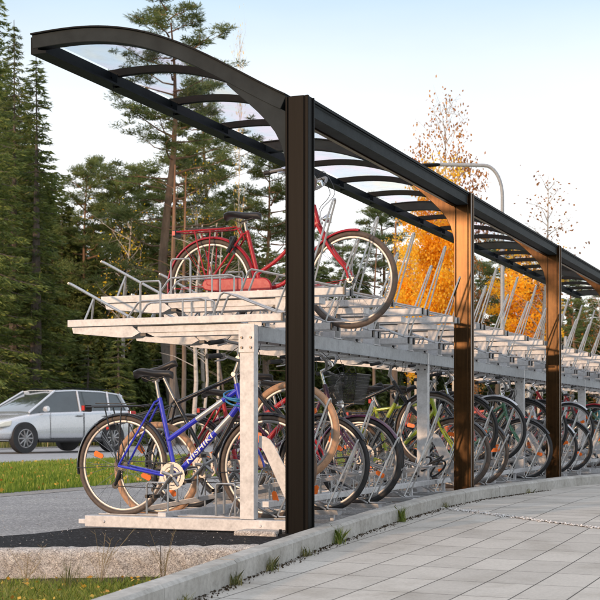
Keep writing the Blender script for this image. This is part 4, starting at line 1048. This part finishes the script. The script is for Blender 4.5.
# ------------------------------------------------------------------ street lamp
lt = thing('street_lamp', 'tall thin grey street lamp with arm curving left above the roof', 'street lamp', (5.28,36.0,0))
lt.scale = (0.857,0.857,0.90)
m = MB(); pts = [(0,0,0),(0,0,7.4)] + [(-0.55+0.55*math.cos(a_), 0, 7.4+0.9*math.sin(a_)) for a_ in np.linspace(0.15,PI/2,9)] + [(-1.9,0,8.33)]
m.tube(pts,[0.075]+[0.055]*(len(pts)-1),10); link('pole', m.mesh('pole', M['galvbeam']), lt)
m = MB(); m.tube([(-1.85,0,8.33),(-2.0,0,8.32),(-2.4,0,8.30),(-2.5,0,8.30)],[0.04,0.09,0.10,0.03],10,flat=(1,0.6)); link('lamp_head', m.mesh('lamp_head', M['darkpaint']), lt)
m = MB(); m.tube([(0,0,5.5),(0.5,0,5.6)],0.03,8); link('side_arm', m.mesh('side_arm', M['galvbeam']), lt)
for (x,y,h,lab) in ((6.3,38.0,3.0,'plain slim steel pole behind the lower racks right of the second post'),(7.6,39.5,3.2,'plain slim steel pole behind the racks near the third upright')):
    m = MB(); m.tube([(0,0,0),(0,0,h)],0.05,8); m.tube([(0,0,h),(0,0,h+0.04)],[0.06,0.02],8); o = link('steel_pole', m.mesh('steel_pole', M['galvbeam']), None, (x,y,0)); tag(o, lab, 'pole')

# ------------------------------------------------------------------ trees
def spruce_arrays(h, R, seed, dens=1.0, low=0.04, cl=0.24, cw=0.06):
    rg = np.random.default_rng(seed); C = []; D = []; br = []
    z = low*h
    while z < h*0.985:
        f = 1-z/h; nb = int(5+4*f); L0 = R*(f**0.75)*(0.8+0.2*math.sin(z*1.7+seed))
        for k in range(nb):
            a = 2*PI*(k/nb)+rg.uniform(-.5,.5)+z*2.1; L = L0*rg.uniform(0.6,1.15)+0.12
            if rg.random() < 0.07: L *= 0.35
            dr = rg.uniform(0.15,0.42); n = int(max(6, L*26*dens*(1+0.3*L)))
            s = rg.uniform(0.12,1,n)**0.75
            px = s*L; dz = -dr*px*(1.15-0.45*s*s)
            lat = rg.normal(0,1,n)*0.16*(1-s*0.5)*math.sqrt(L)*1.0
            x = px*math.cos(a)-lat*math.sin(a); y = px*math.sin(a)+lat*math.cos(a)
            hang = -np.abs(rg.normal(0,0.09,n))*(0.4+L*0.4)
            C.append(np.stack([x,y,z+dz+hang],1))
            out = np.stack([np.full(n,math.cos(a)),np.full(n,math.sin(a)),np.full(n,-0.25)],1)
            side = np.stack([np.full(n,-math.sin(a)),np.full(n,math.cos(a)),np.full(n,-0.35)],1)*np.sign(lat)[:,None]
            D.append(out*rg.uniform(0.3,1,(n,1))+side*rg.uniform(0.1,0.9,(n,1))+rg.normal(0,0.2,(n,3)))
            br.append((z,a,L,dr))
        z += rg.uniform(0.22,0.38)*(0.7+0.5*f)
    C = np.concatenate(C); D = np.concatenate(D)
    return C, D, br
def spruce_proto(h, R, seed, **kw):
    C,D,br = spruce_arrays(h,R,seed,**kw)
    rg = np.random.default_rng(seed); crown = cards_mesh('crown', C, D, rg.uniform(0.14,0.27,len(C)), rg.uniform(0.028,0.055,len(C)), M['spruce'], seed)
    m = MB(); m.tube([(0,0,-0.2),(0.03,0,h*0.4),(0,0.02,h*0.8),(0,0,h)],[0.012*h+0.04,0.009*h+0.02,0.03,0.01],8)
    for z,a,L,dr in br[::2]: m.tube([(0,0,z),(L*0.5*math.cos(a),L*0.5*math.sin(a),z-dr*L*0.5),(L*0.9*math.cos(a),L*0.9*math.sin(a),z-dr*L*0.75)],[0.02,0.014,0.005],4,cap=False)
    return m.mesh('trunk', M['sprucebark']), crown
def pine_proto(h, R, seed, start=0.35, nbr=52, per=125, clumps=8, tw=0.0, topbias=1.0, cards=True):
    rg = np.random.default_rng(seed); m = MB()
    tp = [Vector((tw*math.sin(z*0.5+seed)*0.3, tw*math.cos(z*0.4)*0.3, z)) for z in np.linspace(-0.2,h*0.97,10)]
    m.tube(tp, list(np.linspace(0.011*h+0.03,0.02,10)), 9)
    C = []; D = []
    for i in range(nbr):
        f = start+(1-start)*(i+rg.uniform(0,1))/nbr; z = f*h; a = i*2.4+rg.uniform(-.4,.4)
        prof = math.sin(PI*min(1,max(0.05,(f-start)/(1-start))**0.8*0.9+0.08))
        L = R*(0.35+0.65*prof)*rg.uniform(0.55,1.1)
        rise = (0.55*f-0.1)+rg.uniform(-.15,.2)
        pts = [Vector((np.interp(z,[t.z for t in tp],[t.x for t in tp]),0,z))]
        d = Vector((math.cos(a),math.sin(a),rise*0.4)); p = pts[0].copy(); seg = L/5
        for k in range(5):
            d = (d+Vector((rg.normal(0,.22),rg.normal(0,.22),rg.normal(0.05,.16)))).normalized(); p = p+d*seg; pts.append(p.copy())
        m.tube(pts,[0.035*(L/2)+0.008,0.026,0.02,0.014,0.010,0.005],5,cap=False)
        if rg.random() < 0.12 and f < 0.6: continue
        for c in range(clumps+int(L)):
            s = rg.uniform(0.35,1.0); k = min(4,int(s*5)); q = pts[k].lerp(pts[k+1], s*5-k) if k<4 or s<1 else pts[5]
            q = q+Vector((rg.normal(0,.25),rg.normal(0,.25),rg.normal(0.08,.14)))*(0.35+0.25*L)
            rr = rg.uniform(0.16,0.36); n = int(per*rg.uniform(0.5,1.1))
            v = rg.normal(size=(n,3)); v /= np.linalg.norm(v,axis=1,keepdims=True); v[:,2] = v[:,2]*0.6+0.25
            C.append(np.array(q)+v*rr*rg.uniform(0.3,1,(n,1))); D.append(v+rg.normal(0,.3,(n,3)))
            if c % 2 == 0:
                m.tube([pts[max(1,k)], q],[0.009,0.004],3,cap=False)
    # dead lower stubs
    for i in range(12):
        z = rg.uniform(0.12,start)*h; a = rg.uniform(0,6.28); L = rg.uniform(0.2,1.1)
        m.tube([(0,0,z),(L*math.cos(a),L*math.sin(a),z-0.05*L)],[0.018,0.004],4,cap=False)
    C = np.concatenate(C); D = np.concatenate(D); n = len(C)
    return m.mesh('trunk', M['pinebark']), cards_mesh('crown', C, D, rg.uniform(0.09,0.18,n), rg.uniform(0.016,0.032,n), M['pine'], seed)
def birch_proto(h, R, seed, mat, nbr=60, per=120, start=0.2, leaf=0.09, sparse_top=True, spread=1.0):
    rg = np.random.default_rng(seed); m = MB(); C = []
    tp = [Vector((0.15*math.sin(z*0.6+seed),0.12*math.cos(z*0.5+seed),z)) for z in np.linspace(-0.2,h,12)]
    m.tube(tp, list(np.linspace(0.009*h+0.02,0.006,12)), 8)
    for i in range(nbr):
        f = start+(0.97-start)*(i+rg.uniform(0,1))/nbr; z = f*h; a = i*2.4+rg.uniform(-.5,.5)
        prof = math.sin(PI*min(1,(f-start)/(1-start)*0.8+0.18)); L = R*(0.3+0.8*prof)*rg.uniform(0.6,1.1)
        d = Vector((math.cos(a),math.sin(a),0.9)); p = Vector((np.interp(z,[t.z for t in tp],[t.x for t in tp]),np.interp(z,[t.z for t in tp],[t.y for t in tp]),z)); pts = [p.copy()]
        for k in range(5):
            d = (d+Vector((rg.normal(0,.16),rg.normal(0,.16),rg.normal(-0.02,.12)))).normalized(); p = p+d*L/5*1.2; pts.append(p.copy())
        m.tube(pts,[0.018,0.013,0.010,0.007,0.005,0.003],4,cap=False)
        dens = per*(L/R)*(0.22 if (sparse_top and f > 0.74) else 1.0)
        for j in range(7):
            s = rg.uniform(0.2,1); k = min(4,int(s*5)); q = pts[k].lerp(pts[k+1],min(1,s*5-k)); e = q+Vector((rg.normal(0,.35),rg.normal(0,.35),rg.normal(-.02,.3)))*0.8*spread*min(1,R)
            m.tube([q,e],[0.005,0.002],3,cap=False)
            n = max(2,int(dens/7)); t = rg.uniform(0.1,1.1,(n,1)); C.append(np.array(q)+(np.array(e)-np.array(q))*t+rg.normal(0,.13*spread,(n,3)))
    C = np.concatenate(C); n = len(C)
    return m.mesh('trunk', M['birchbark']), cards_mesh('crown', C, rg.normal(size=(n,3)), rg.uniform(0.7,1.2,n)*leaf, rg.uniform(0.6,1.0,n)*leaf*0.8, mat, seed)

SP = [spruce_proto(16,2.3,11,dens=2.0), spruce_proto(13,1.9,12,dens=2.0), spruce_proto(15,2.8,13,dens=1.8), spruce_proto(5.0,1.4,14,dens=2.2)]
PN = [pine_proto(16,2.7,21,start=0.30,nbr=58,tw=0.6), pine_proto(12,2.3,22,start=0.28,nbr=52,tw=0.5), pine_proto(15,2.0,23,start=0.4,nbr=44,tw=0.4)]
BG = [birch_proto(9.5,1.7,31,M['gold'],nbr=70,per=560,leaf=0.125,start=0.32), birch_proto(8,1.5,32,M['amber'],nbr=50,per=190,leaf=0.10,start=0.30), birch_proto(7.5,1.0,33,M['amber'],nbr=36,per=50,leaf=0.09), birch_proto(7,1.2,34,M['gold'],nbr=26,per=30,leaf=0.085,start=0.40)]
def place(kind, name, pr, px, Y, label, cat, sc=1.0, rz=None, group=None, z=0.0, sz=None):
    X = (px-300)*Y/1380.0
    t = thing(name, label, cat, (X,Y,z), (0,0,random.uniform(0,6.28) if rz is None else rz), group)
    t.scale = (sc,sc,sz if sz else sc)
    link('trunk', pr[0], t); link('crown', pr[1], t)
    return t
def h_for(top_px, Y): return 0.7+(425-top_px)*Y/1380.0
def T(kind, i, px, Y, top, label, wide=1.0, group=None):
    pr = {'s': SP, 'p': PN, 'b': BG}[kind][i]; H = {'s': (16,13,15,5), 'p': (16,12,15), 'b': (9.5,8,7.5,7)}[kind][i]
    name, cat = {'s': ('spruce_tree','spruce'), 'p': ('pine_tree','pine'), 'b': ('birch_tree','birch')}[kind]
    s = h_for(top,Y)/H
    place(kind, name, pr, px, Y, label, cat, s*wide, None, group, 0, s)
random.seed(5)
T('s',0,-12,44,-70,'very tall dark spruce cut by the left edge of the view')
T('s',2,14,47,20,'tall dark spruce standing behind the car bonnet',0.95)
T('s',1,36,46,52,'pointed spruce with brownish top, right of the tall left edge trees',1.15)
T('s',0,62,58,172,'dark spruce in the dip left of the tall open pine')
T('p',1,88,58,165,'bushy topped pine between left spruces and the tall open pine')
T('p',0,170,50,8,'tallest open crowned pine rising behind the near end of the roof',1.35)
T('p',2,205,60,60,'slender pine just right of the tallest open pine',0.9)
T('s',1,140,62,215,'dark spruce behind the left end of the upper trays',1.2)
T('s',3,118,45,335,'low young spruce at the wood edge above the car roof',1.3)
T('s',3,88,47,345,'short spruce behind the rear of the silver car',1.3)
T('p',1,268,52,156,'medium pine seen left of the nearest post under the roof',1.1)
T('p',0,300,70,215,'pine behind the red bicycle wheel',1.0)
T('p',1,236,60,205,'pine behind the red bicycle saddle',1.3)
T('p',1,118,58,180,'pine between the bushy topped pine and the tallest one',1.2)
T('p',1,190,58,150,'dense pine low behind the trunk of the tallest pine',1.5)
T('p',1,142,60,170,'pine just left of the trunk of the tallest pine',1.3)
T('p',2,345,72,235,'small pine seen through the upper hairpins',1.3)
T('p',1,380,60,208,'bushy pine left of the golden birch',1.35)
T('b',0,437,40,165,'brightest golden birch between the second post and the red bicycle',0.72)
T('b',1,450,42,100,'tall birch with sparse rust coloured top above the roof',0.62)
T('b',0,414,46,238,'shorter golden birch at the left of the golden clump',0.85)
T('p',1,478,62,262,'rounded dark pine right of the second post',1.4)
T('b',1,468,43,262,'low orange birch just right of the second post',0.9)
T('b',0,526,49,246,'orange birch low behind the roof between second and third posts',1.1)
T('b',2,545,44,176,'thin half bare birch whose top shows above the roof',1.1)
T('p',1,500,60,245,'dark pine behind the street lamp pole',1.3)
T('p',2,572,60,262,'dark pine right of the third post',1.4)
T('p',1,604,66,285,'dark pine at the right edge of the view',1.3)
T('s',1,560,70,300,'distant spruce low behind the third post',1.4)
T('b',3,200,52,165,'thin young birch with few yellow leaves in front of the tallest pine',0.8)
T('b',3,240,48,30,'slender birch with a lone leafy twig above the roof',0.13)
T('b',3,128,52,205,'young birch sprinkled with yellow leaves left of the pine',1.0)
T('b',2,598,50,285,'low amber birch at the far right edge',1.2)
# bare thin trunks at the wood edge
def bare(px, Y, h, r, label, mat, bend=0.3):
    m = MB(); m.tube([(0,0,-0.1),(bend*0.4,0,h*0.3),(bend*0.2,0,h*0.6),(bend,0,h)],[r,r*0.85,r*0.65,r*0.2],8)
    rg = random.Random(int(px*7)); tr_ = m
    tt = thing('birch_tree' if mat == 'birchbark' else 'pine_tree', label, 'birch' if mat == 'birchbark' else 'pine', ((px-300)*Y/1380,Y,0))
    m0_ = m
    for i in range(16):
        z = rg.uniform(0.35,0.97)*h; a = rg.uniform(0,6.28); L = rg.uniform(0.3,1.3)
        bx_ = float(np.interp(z/h,[0,0.3,0.6,1],[0,bend*0.4,bend*0.2,bend]))
        m0_.tube([(bx_,0,z),(bx_+L*0.6*math.cos(a),L*0.6*math.sin(a),z+0.3*L),(bx_+L*math.cos(a),L*math.sin(a),z+0.4*L)],[0.012,0.008,0.003],4)
    link('trunk', m0_.mesh('trunk', M[mat]), tt)
bare(192,40,6.5,0.07,'pale birch trunk standing alone behind the blue bicycle','birchbark')
bare(201,43,7.0,0.05,'thin pale trunk just right of the lone birch trunk','birchbark',0.5)
bare(209,46,6.0,0.045,'leaning thin grey trunk behind the blue handlebar','sprucebark',1.2)
bare(216,45,7.0,0.05,'narrow pale stem in the gap left of the first upright','birchbark',0.2)
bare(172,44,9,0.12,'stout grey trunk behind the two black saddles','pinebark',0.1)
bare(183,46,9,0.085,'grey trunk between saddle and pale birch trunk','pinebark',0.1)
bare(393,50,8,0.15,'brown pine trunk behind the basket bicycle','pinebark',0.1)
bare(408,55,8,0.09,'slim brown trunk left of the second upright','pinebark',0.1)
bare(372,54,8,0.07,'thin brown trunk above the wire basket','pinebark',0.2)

# far wood: one mass
def wood(name, spots, seed, zscale=1.0, bigger=1.0):
    rg = np.random.default_rng(seed); C = []; D = []; m = MB()
    base = {'s': spruce_arrays(14,2.4,91,dens=0.75), 's2': spruce_arrays(11,2.2,92,dens=0.75)}
    for (x,y,h) in spots:
        c,d,_ = base['s' if rg.random()<0.6 else 's2']; H0 = c[:,2].max(); sc = h/H0; a = rg.uniform(0,6.28)
        ca,sa = math.cos(a),math.sin(a); w_ = rg.uniform(0.9,1.3)
        q = c*np.array([sc*w_,sc*w_,sc]); q = np.stack([q[:,0]*ca-q[:,1]*sa+x, q[:,0]*sa+q[:,1]*ca+y, q[:,2]],1)
        C.append(q); D.append(np.stack([d[:,0]*ca-d[:,1]*sa,d[:,0]*sa+d[:,1]*ca,d[:,2]],1))
    C = np.concatenate(C); D = np.concatenate(D); n = len(C)
    me = cards_mesh(name, C, D, rg.uniform(0.24,0.45,n)*bigger, rg.uniform(0.07,0.13,n)*bigger, M['spruce'], seed)
    o = link(name, me); return o
rg = np.random.default_rng(77); spots = []
prof_x = [-40,0,30,55,80,110,160,230,300,380,420,500,600,700]; prof_t = [10,60,130,200,225,232,225,245,265,285,305,312,305,305]
for row in range(5):
    for px in np.arange(-70,700,17.0-row*0.8):
        Y = 60+row*8+rg.uniform(-3,3); q = px+rg.uniform(-7,7)
        if px > 380: Y += 8
        top = np.interp(q,prof_x,prof_t)+rg.uniform(-12,45)
        spots.append(((q-300)*Y/1380,Y,h_for(top,Y)))
for px in np.arange(-60,400,13.0):
    Y = 51+rg.uniform(-3,4)+max(0,(px-180))*0.05; q = px+rg.uniform(-6,6); spots.append(((q-300)*Y/1380,Y,h_for(rg.uniform(310,385),Y)))
for px in np.arange(400,700,16.0):
    Y = 66+rg.uniform(-3,4); q = px+rg.uniform(-6,6); spots.append(((q-300)*Y/1380,Y,h_for(rg.uniform(325,385),Y)))
tag(wood('far_wood', spots, 5), 'dark mass of spruces filling the wood behind the road', 'wood', kind='stuff')
# wood edge bushes (leafy undergrowth)
def leaf_mass(name, pts, mat, L, Wd, seed):
    rg = np.random.default_rng(seed); n = len(pts)
    return link(name, cards_mesh(name, pts, rg.normal(size=(n,3))+np.array([0,0,0.5]), rg.uniform(0.6,1.3,n)*L, rg.uniform(0.6,1.2,n)*Wd, M[mat], seed))
P_ = []
rg = np.random.default_rng(8)
for px in np.arange(-50,680,9.0):
    Y = (48 if px < 380 else 62)+rg.uniform(-3,4)+max(0,min(200,(px-180)))*0.03; x = (px+rg.uniform(-5,5)-300)*Y/1380; hh = rg.uniform(0.5,1.7); rr = rg.uniform(0.5,1.1)
    n = int(500*rr); v = rg.normal(size=(n,3)); v /= np.linalg.norm(v,axis=1,keepdims=True); v *= rg.uniform(0.4,1,(n,1))
    P_.append(np.array([x,Y,hh*0.45])+v*np.array([rr,rr,hh*0.55]))
tag(leaf_mass('undergrowth', np.concatenate(P_), 'bush', 0.14, 0.09, 9), 'low leafy undergrowth along the wood edge', 'undergrowth', kind='stuff')
# yellow leaves scattered in shrubs around the upper trays
# ------------------------------------------------------------------ grasses
def blades(name, XY, z, h, w, mat, seed, lean=0.35):
    rg = np.random.default_rng(seed); n = len(XY); a = rg.uniform(0,2*PI,n); hh = h*rg.uniform(0.45,1.25,n); le = rg.uniform(0,lean,n)*hh; la = rg.uniform(0,2*PI,n)
    z = np.broadcast_to(z,n); w_ = w*rg.uniform(0.6,1.3,n)
    B = np.stack([XY[:,0],XY[:,1],z],1); S = np.stack([np.cos(a),np.sin(a),np.zeros(n)],1)*w_[:,None]*0.5
    ld = np.stack([np.cos(la),np.sin(la),np.zeros(n)],1)
    Mi = B+ld*(le*0.35)[:,None]+np.stack([np.zeros(n),np.zeros(n),hh*0.6],1); Tp = B+ld*le[:,None]+np.stack([np.zeros(n),np.zeros(n),hh],1)
    V = np.stack([B-S,B+S,Mi+S*0.7,Tp,Mi-S*0.7],1).reshape(-1,3)
    me = bpy.data.meshes.new(name); me.vertices.add(5*n); me.vertices.foreach_set('co',V.ravel()); me.loops.add(5*n); me.loops.foreach_set('vertex_index',np.arange(5*n,dtype=np.int32))
    me.polygons.add(n); me.polygons.foreach_set('loop_start',np.arange(0,5*n,5,dtype=np.int32)); me.materials.append(M[mat]); me.update(calc_edges=True)
    return link(name, me)
rg = np.random.default_rng(40)
def row_scatter(n, b0, b1, y0, y1, pw=1.0):
    b = rg.uniform(b0,b1,n); y = y0+(y1-y0)*rg.uniform(0,1,n)**pw
    return np.stack([OX - b*CT - y*ST, OY - b*ST + y*CT],1)
XY = row_scatter(170000, 4.8,10.6, 0.5, 40, 1.5)
tag(blades('verge_grass', XY, 0.0, 0.075, 0.012, 'grass', 41), 'short mown green grass of the verge beside the road', 'grass', kind='stuff')
XY = row_scatter(1300, 4.6,10.6, 0, 26, 1.3); n = len(XY)
tag(link('fallen_leaves', cards_mesh('fallen_leaves', np.stack([XY[:,0],XY[:,1],rg.uniform(0.03,0.07,n)],1), np.stack([rg.normal(size=n),rg.normal(size=n),rg.normal(0,.3,n)],1), rg.uniform(0.035,0.065,n), rg.uniform(0.03,0.05,n), M['fallen'], 42)), 'yellow fallen birch leaves scattered on the verge grass', 'leaves', kind='stuff')
XY = row_scatter(50000, 19.6, 30, 0, 90, 1.0)
tag(blades('wild_grass', XY, 0.02, 0.45, 0.03, 'wildgrass', 43), 'wild grass on the far side of the road before the wood', 'grass', kind='stuff')
# dry tall grass patch behind the racks
n = 26000; Y = rg.uniform(44,64,n); X = (rg.uniform(335,450,n)-300)*Y/1380
tag(blades('dry_grass', np.stack([X,Y],1), 0.02, 1.0, 0.035, 'drygrass', 44, 0.5), 'tall straw coloured dry grass behind the basket bicycle', 'grass', kind='stuff')
# near lawn, lower left
n = 62000; X = rg.uniform(-2.6,-0.1,n); Y = rg.uniform(4.6,7.6,n)
edge = np.interp(Y,[5.52,7.25,8.1],[-0.87,-0.40,-0.2]); keep = (X < edge-0.01) & (Y < 7.42+0.13*(X+1.5)*0.9 - rg.uniform(0,1,n)**2*0.5)
X = X[keep]; Y = Y[keep]
hz = rg.uniform(0,1,len(X))
tag(blades('lawn_grass', np.stack([X,Y],1), -0.16, 0.055, 0.004, 'lawn', 45, 0.9), 'patchy lawn grass in the lower left corner', 'grass', kind='stuff')
n = 240; X = rg.uniform(-2.4,-0.7,n); Y = rg.uniform(5.8,7.4,n); keep = X < np.interp(Y,[5.52,7.25],[-0.9,-0.42]); X = X[keep]; Y = Y[keep]; n = len(X)
tag(link('dead_leaves', cards_mesh('dead_leaves', np.stack([X,Y,rg.uniform(-0.135,-0.10,n)],1), np.stack([rg.normal(size=n),rg.normal(size=n),rg.normal(0,.25,n)],1), rg.uniform(0.018,0.036,n), rg.uniform(0.014,0.026,n), M['fallen'], 46)), 'brown and yellow dead leaves lying in the soil by the granite kerb', 'leaves', kind='stuff')
# dry stalks before the granite kerb
def stalk_plant(x, y, z, h, n, label, mat, seed, sp=0.6):
    rr = random.Random(seed); m = MB(); C = []
    for i in range(n):
        a = rr.uniform(0,6.28); s = rr.uniform(0.1,sp); hh = h*rr.uniform(0.5,1.0)
        p = [(0,0,0),(s*0.3*hh*math.cos(a),s*0.3*hh*math.sin(a),hh*0.5),(s*hh*math.cos(a),s*hh*math.sin(a),hh)]
        m.tube(p,[0.0018,0.0013,0.0007],3)
        for k in range(5):
            t = rr.uniform(0.4,1); q = Vector(p[1]).lerp(Vector(p[2]),(t-0.5)*2) if t>0.5 else Vector(p[0]).lerp(Vector(p[1]),t*2)
            b_ = rr.uniform(0,6.28); m.tube([q,q+Vector((math.cos(b_)*0.025,math.sin(b_)*0.025,0.02))],[0.001,0.0006],3)
    o = link('weed_plant', m.mesh('weed_plant', M[mat]), None, (x,y,z)); tag(o, label, 'weed'); return o
stalk_plant(-1.05,7.28,-0.15,0.30,9,'dry branching weed stalks at the middle of the granite kerb','drygrass',3,0.7)
stalk_plant(-0.72,7.30,-0.15,0.30,8,'dry weed stalks nearest the concrete kerb','drygrass',4,0.6)
stalk_plant(-1.42,7.15,-0.15,0.24,8,'thin brownish weed at the left of the granite kerb','drygrass',5,0.6)
def tuft(x, y, z, h, n, label, seed, r=0.035, mat='wildgrass'):
    rg2 = np.random.default_rng(seed); XY = rg2.normal(0,r,(n,2))*np.array([0.6,1.4])
    o = blades('grass_tuft', XY, 0.0, h, 0.0028, mat, seed, 0.9); o.location = (x,y,z); tag(o, label, 'weed'); return o
tuft(-1.18,7.05,-0.155,0.15,60,'green weed clump against the granite kerb',6,0.05,'wildgrass')
def kf(y): return kx(y)+0.135
for i,(y,h,n,lab) in enumerate([(6.2,0.05,70,'small grass tuft at the kerb foot nearest the camera'),(6.9,0.06,110,'low grass tuft at the kerb foot below the nearest post'),(7.45,0.075,120,'grass tuft at the kerb foot just before the nearest post'),(8.1,0.06,90,'grass tuft at the kerb foot at the nearest post'),(8.75,0.10,170,'bushy green tuft at the kerb foot just right of the nearest post'),(10.1,0.11,190,'upright green tuft at the kerb foot before the pebble line'),(11.1,0.05,70,'tiny green tuft by the kerb above the pebble line'),(13.4,0.05,60,'tiny tuft at the kerb foot between second and third posts')]):
    tuft(kf(y),y,zpath(y),h,n,lab,50+i,0.03,'grass' if h>0.08 else 'wildgrass')
# debris in kerb angle
n = 1500; Y = rg.uniform(5.5,14,n); X = np.array([kx(y) for y in Y])+0.125+np.abs(rg.normal(0,0.035,n)); Z = np.array([zpath(y) for y in Y])+0.006
tag(link('kerb_litter', cards_mesh('kerb_litter', np.stack([X,Y,Z],1), np.stack([rg.normal(size=n),rg.normal(size=n),rg.normal(0,.3,n)],1), rg.uniform(0.008,0.022,n), rg.uniform(0.006,0.014,n), M['soil'], 60)), 'soil crumbs and plant litter in the angle of the kerb', 'litter', kind='stuff')
# pebbles
def pebbles():
    rr = np.random.default_rng(70); V = []; F = []
    oct_v = np.array([(1,0,0),(-1,0,0),(0,1,0),(0,-1,0),(0,0,1),(0,0,-1)],float); oct_f = [(0,2,4),(2,1,4),(1,3,4),(3,0,4),(2,0,5),(1,2,5),(3,1,5),(0,3,5)]
    A = np.array(PBL[0]); B = np.array(PBL[2]); d = (B-A)/np.linalg.norm(B-A); nn = np.array([d[1],-d[0]]); L = np.linalg.norm(B-A)
    for i in range(1300):
        s = rr.uniform(0,L); p = A+d*s+nn*rr.normal(0,0.030+0.012*math.sin(s*3)); sc = rr.uniform(0.004,0.010)
        q = oct_v*sc*rr.uniform(0.6,1.2,(6,3)); a = rr.uniform(0,6.28); q = np.stack([q[:,0]*math.cos(a)-q[:,1]*math.sin(a),q[:,0]*math.sin(a)+q[:,1]*math.cos(a),q[:,2]*0.7],1)
        q += np.array([p[0],p[1],zpath(p[1])+0.008]); o = len(V)*6; V.append(q); F += [(a_+o,b_+o,c_+o) for a_,b_,c_ in oct_f]
    me = bpy.data.meshes.new('white_pebbles'); me.from_pydata(np.concatenate(V).tolist(),[],F); me.materials.append(M['pebble']); me.update(); return me
m, nt, b = new_mat('white_marble_chips')
g_ = nt.nodes.new('ShaderNodeNewGeometry'); nt.links.new(ramp(nt, g_.outputs['Random Per Island'], [(0.0,(0.22,0.20,0.19)),(0.4,(0.50,0.48,0.46)),(1,(0.78,0.77,0.75))]), b.inputs['Base Color']); M['pebble'] = m
tag(link('white_pebbles', pebbles()), 'line of small white stone chips between the two pavings', 'pebbles', kind='stuff')
# sparse stones on paving
# trees on the photographer's side of the yard (they shade the low reflections)
sp2 = []
rg = np.random.default_rng(90)
for a_ in np.arange(-100,101,4.0):
    for k in range(2):
        R_ = 42+k*5+rg.uniform(-2,2); an = math.radians(a_-90+rg.uniform(-1.5,1.5)); sp2.append((R_*math.cos(an),R_*math.sin(an),rg.uniform(3.8,5.4)+0.7))
tag(wood('rear_wood', sp2, 6, bigger=1.3), 'belt of spruces on the near side of the yard', 'wood', kind='stuff')

# ------------------------------------------------------------------ light
SUN_AZ = Vector((-0.669,-0.743)); SUN_EL = math.radians(10)
world = bpy.data.worlds.new('World'); scene.world = world; world.use_nodes = True
nt = world.node_tree; bg = nt.nodes['Background']
sky = nt.nodes.new('ShaderNodeTexSky'); sky.sky_type = 'NISHITA'; sky.sun_disc = False; sky.sun_elevation = SUN_EL
az = math.atan2(SUN_AZ.x, SUN_AZ.y); sky.sun_rotation = az
sky.air_density = 1.0; sky.dust_density = 1.5; sky.ozone_density = 1.5
tc = nt.nodes.new('ShaderNodeTexCoord'); sx = nt.nodes.new('ShaderNodeSeparateXYZ'); nt.links.new(tc.outputs['Generated'], sx.inputs[0])
cr = nt.nodes.new('ShaderNodeValToRGB'); nt.links.new(sx.outputs['Z'], cr.inputs['Fac'])
e = cr.color_ramp.elements; e[0].position = 0.0; e[0].color = (12.5,12.3,12.0,1); e[1].position = 0.17; e[1].color = (11.5,11.5,11.6,1)
for p, c in ((0.21,(9.3,9.6,9.9)),(0.25,(7.9,8.6,9.2)),(0.295,(5.7,7.2,8.4)),(0.5,(8.8,9.4,10.4)),(1.0,(10.0,10.4,11.6))):
    q = e.new(p); q.color = (c[0],c[1],c[2],1)
nz = nt.nodes.new('ShaderNodeTexNoise'); nz.inputs['Scale'].default_value = 2.2; nz.inputs['Detail'].default_value = 5
mpn = nt.nodes.new('ShaderNodeMapping'); mpn.inputs['Scale'].default_value = (1,1,3); nt.links.new(tc.outputs['Generated'], mpn.inputs['Vector']); nt.links.new(mpn.outputs[0], nz.inputs['Vector'])
mxs = nt.nodes.new('ShaderNodeMix'); mxs.data_type = 'RGBA'
mrn = nt.nodes.new('ShaderNodeMapRange'); mrn.inputs['From Min'].default_value = 0.3; mrn.inputs['From Max'].default_value = 0.7; mrn.inputs['To Min'].default_value = 0.72; mrn.inputs['To Max'].default_value = 0.95
nt.links.new(nz.outputs['Fac'], mrn.inputs['Value']); nt.links.new(mrn.outputs['Result'], mxs.inputs[0])
nt.links.new(sky.outputs[0], mxs.inputs[6]); nt.links.new(cr.outputs[0], mxs.inputs[7]); nt.links.new(mxs.outputs[2], bg.inputs['Color'])
bg.inputs['Strength'].default_value = 0.13
sl = bpy.data.lights.new('sun','SUN'); sl.energy = 2.7; sl.angle = math.radians(2.0); sl.color = (1.0,0.65,0.40)
so = bpy.data.objects.new('sun', sl); COL.objects.link(so)
d = Vector((SUN_AZ.x*math.cos(SUN_EL), SUN_AZ.y*math.cos(SUN_EL), math.sin(SUN_EL))); so.rotation_euler = (-d).to_track_quat('-Z','Y').to_euler()

# ------------------------------------------------------------------ camera
cam = bpy.data.cameras.new('camera'); co = bpy.data.objects.new('camera', cam); COL.objects.link(co)
co.location = (0,0,0.70); co.rotation_euler = (math.radians(90),0,0)
cam.sensor_width = 36; cam.lens = 82.8; cam.shift_y = 0.2083; cam.clip_end = 4000; cam.clip_start = 0.05
cam.dof.use_dof = True; cam.dof.focus_distance = 10.0; cam.dof.aperture_fstop = 9.0
scene.camera = co
scene.render.resolution_x = 1024; scene.render.resolution_y = 1024
scene.view_settings.view_transform = 'Standard'; scene.view_settings.look = 'None'; scene.view_settings.exposure = 0
try:
    scene.cycles.transparent_max_bounces = 24; scene.cycles.max_bounces = 8
except Exception: pass
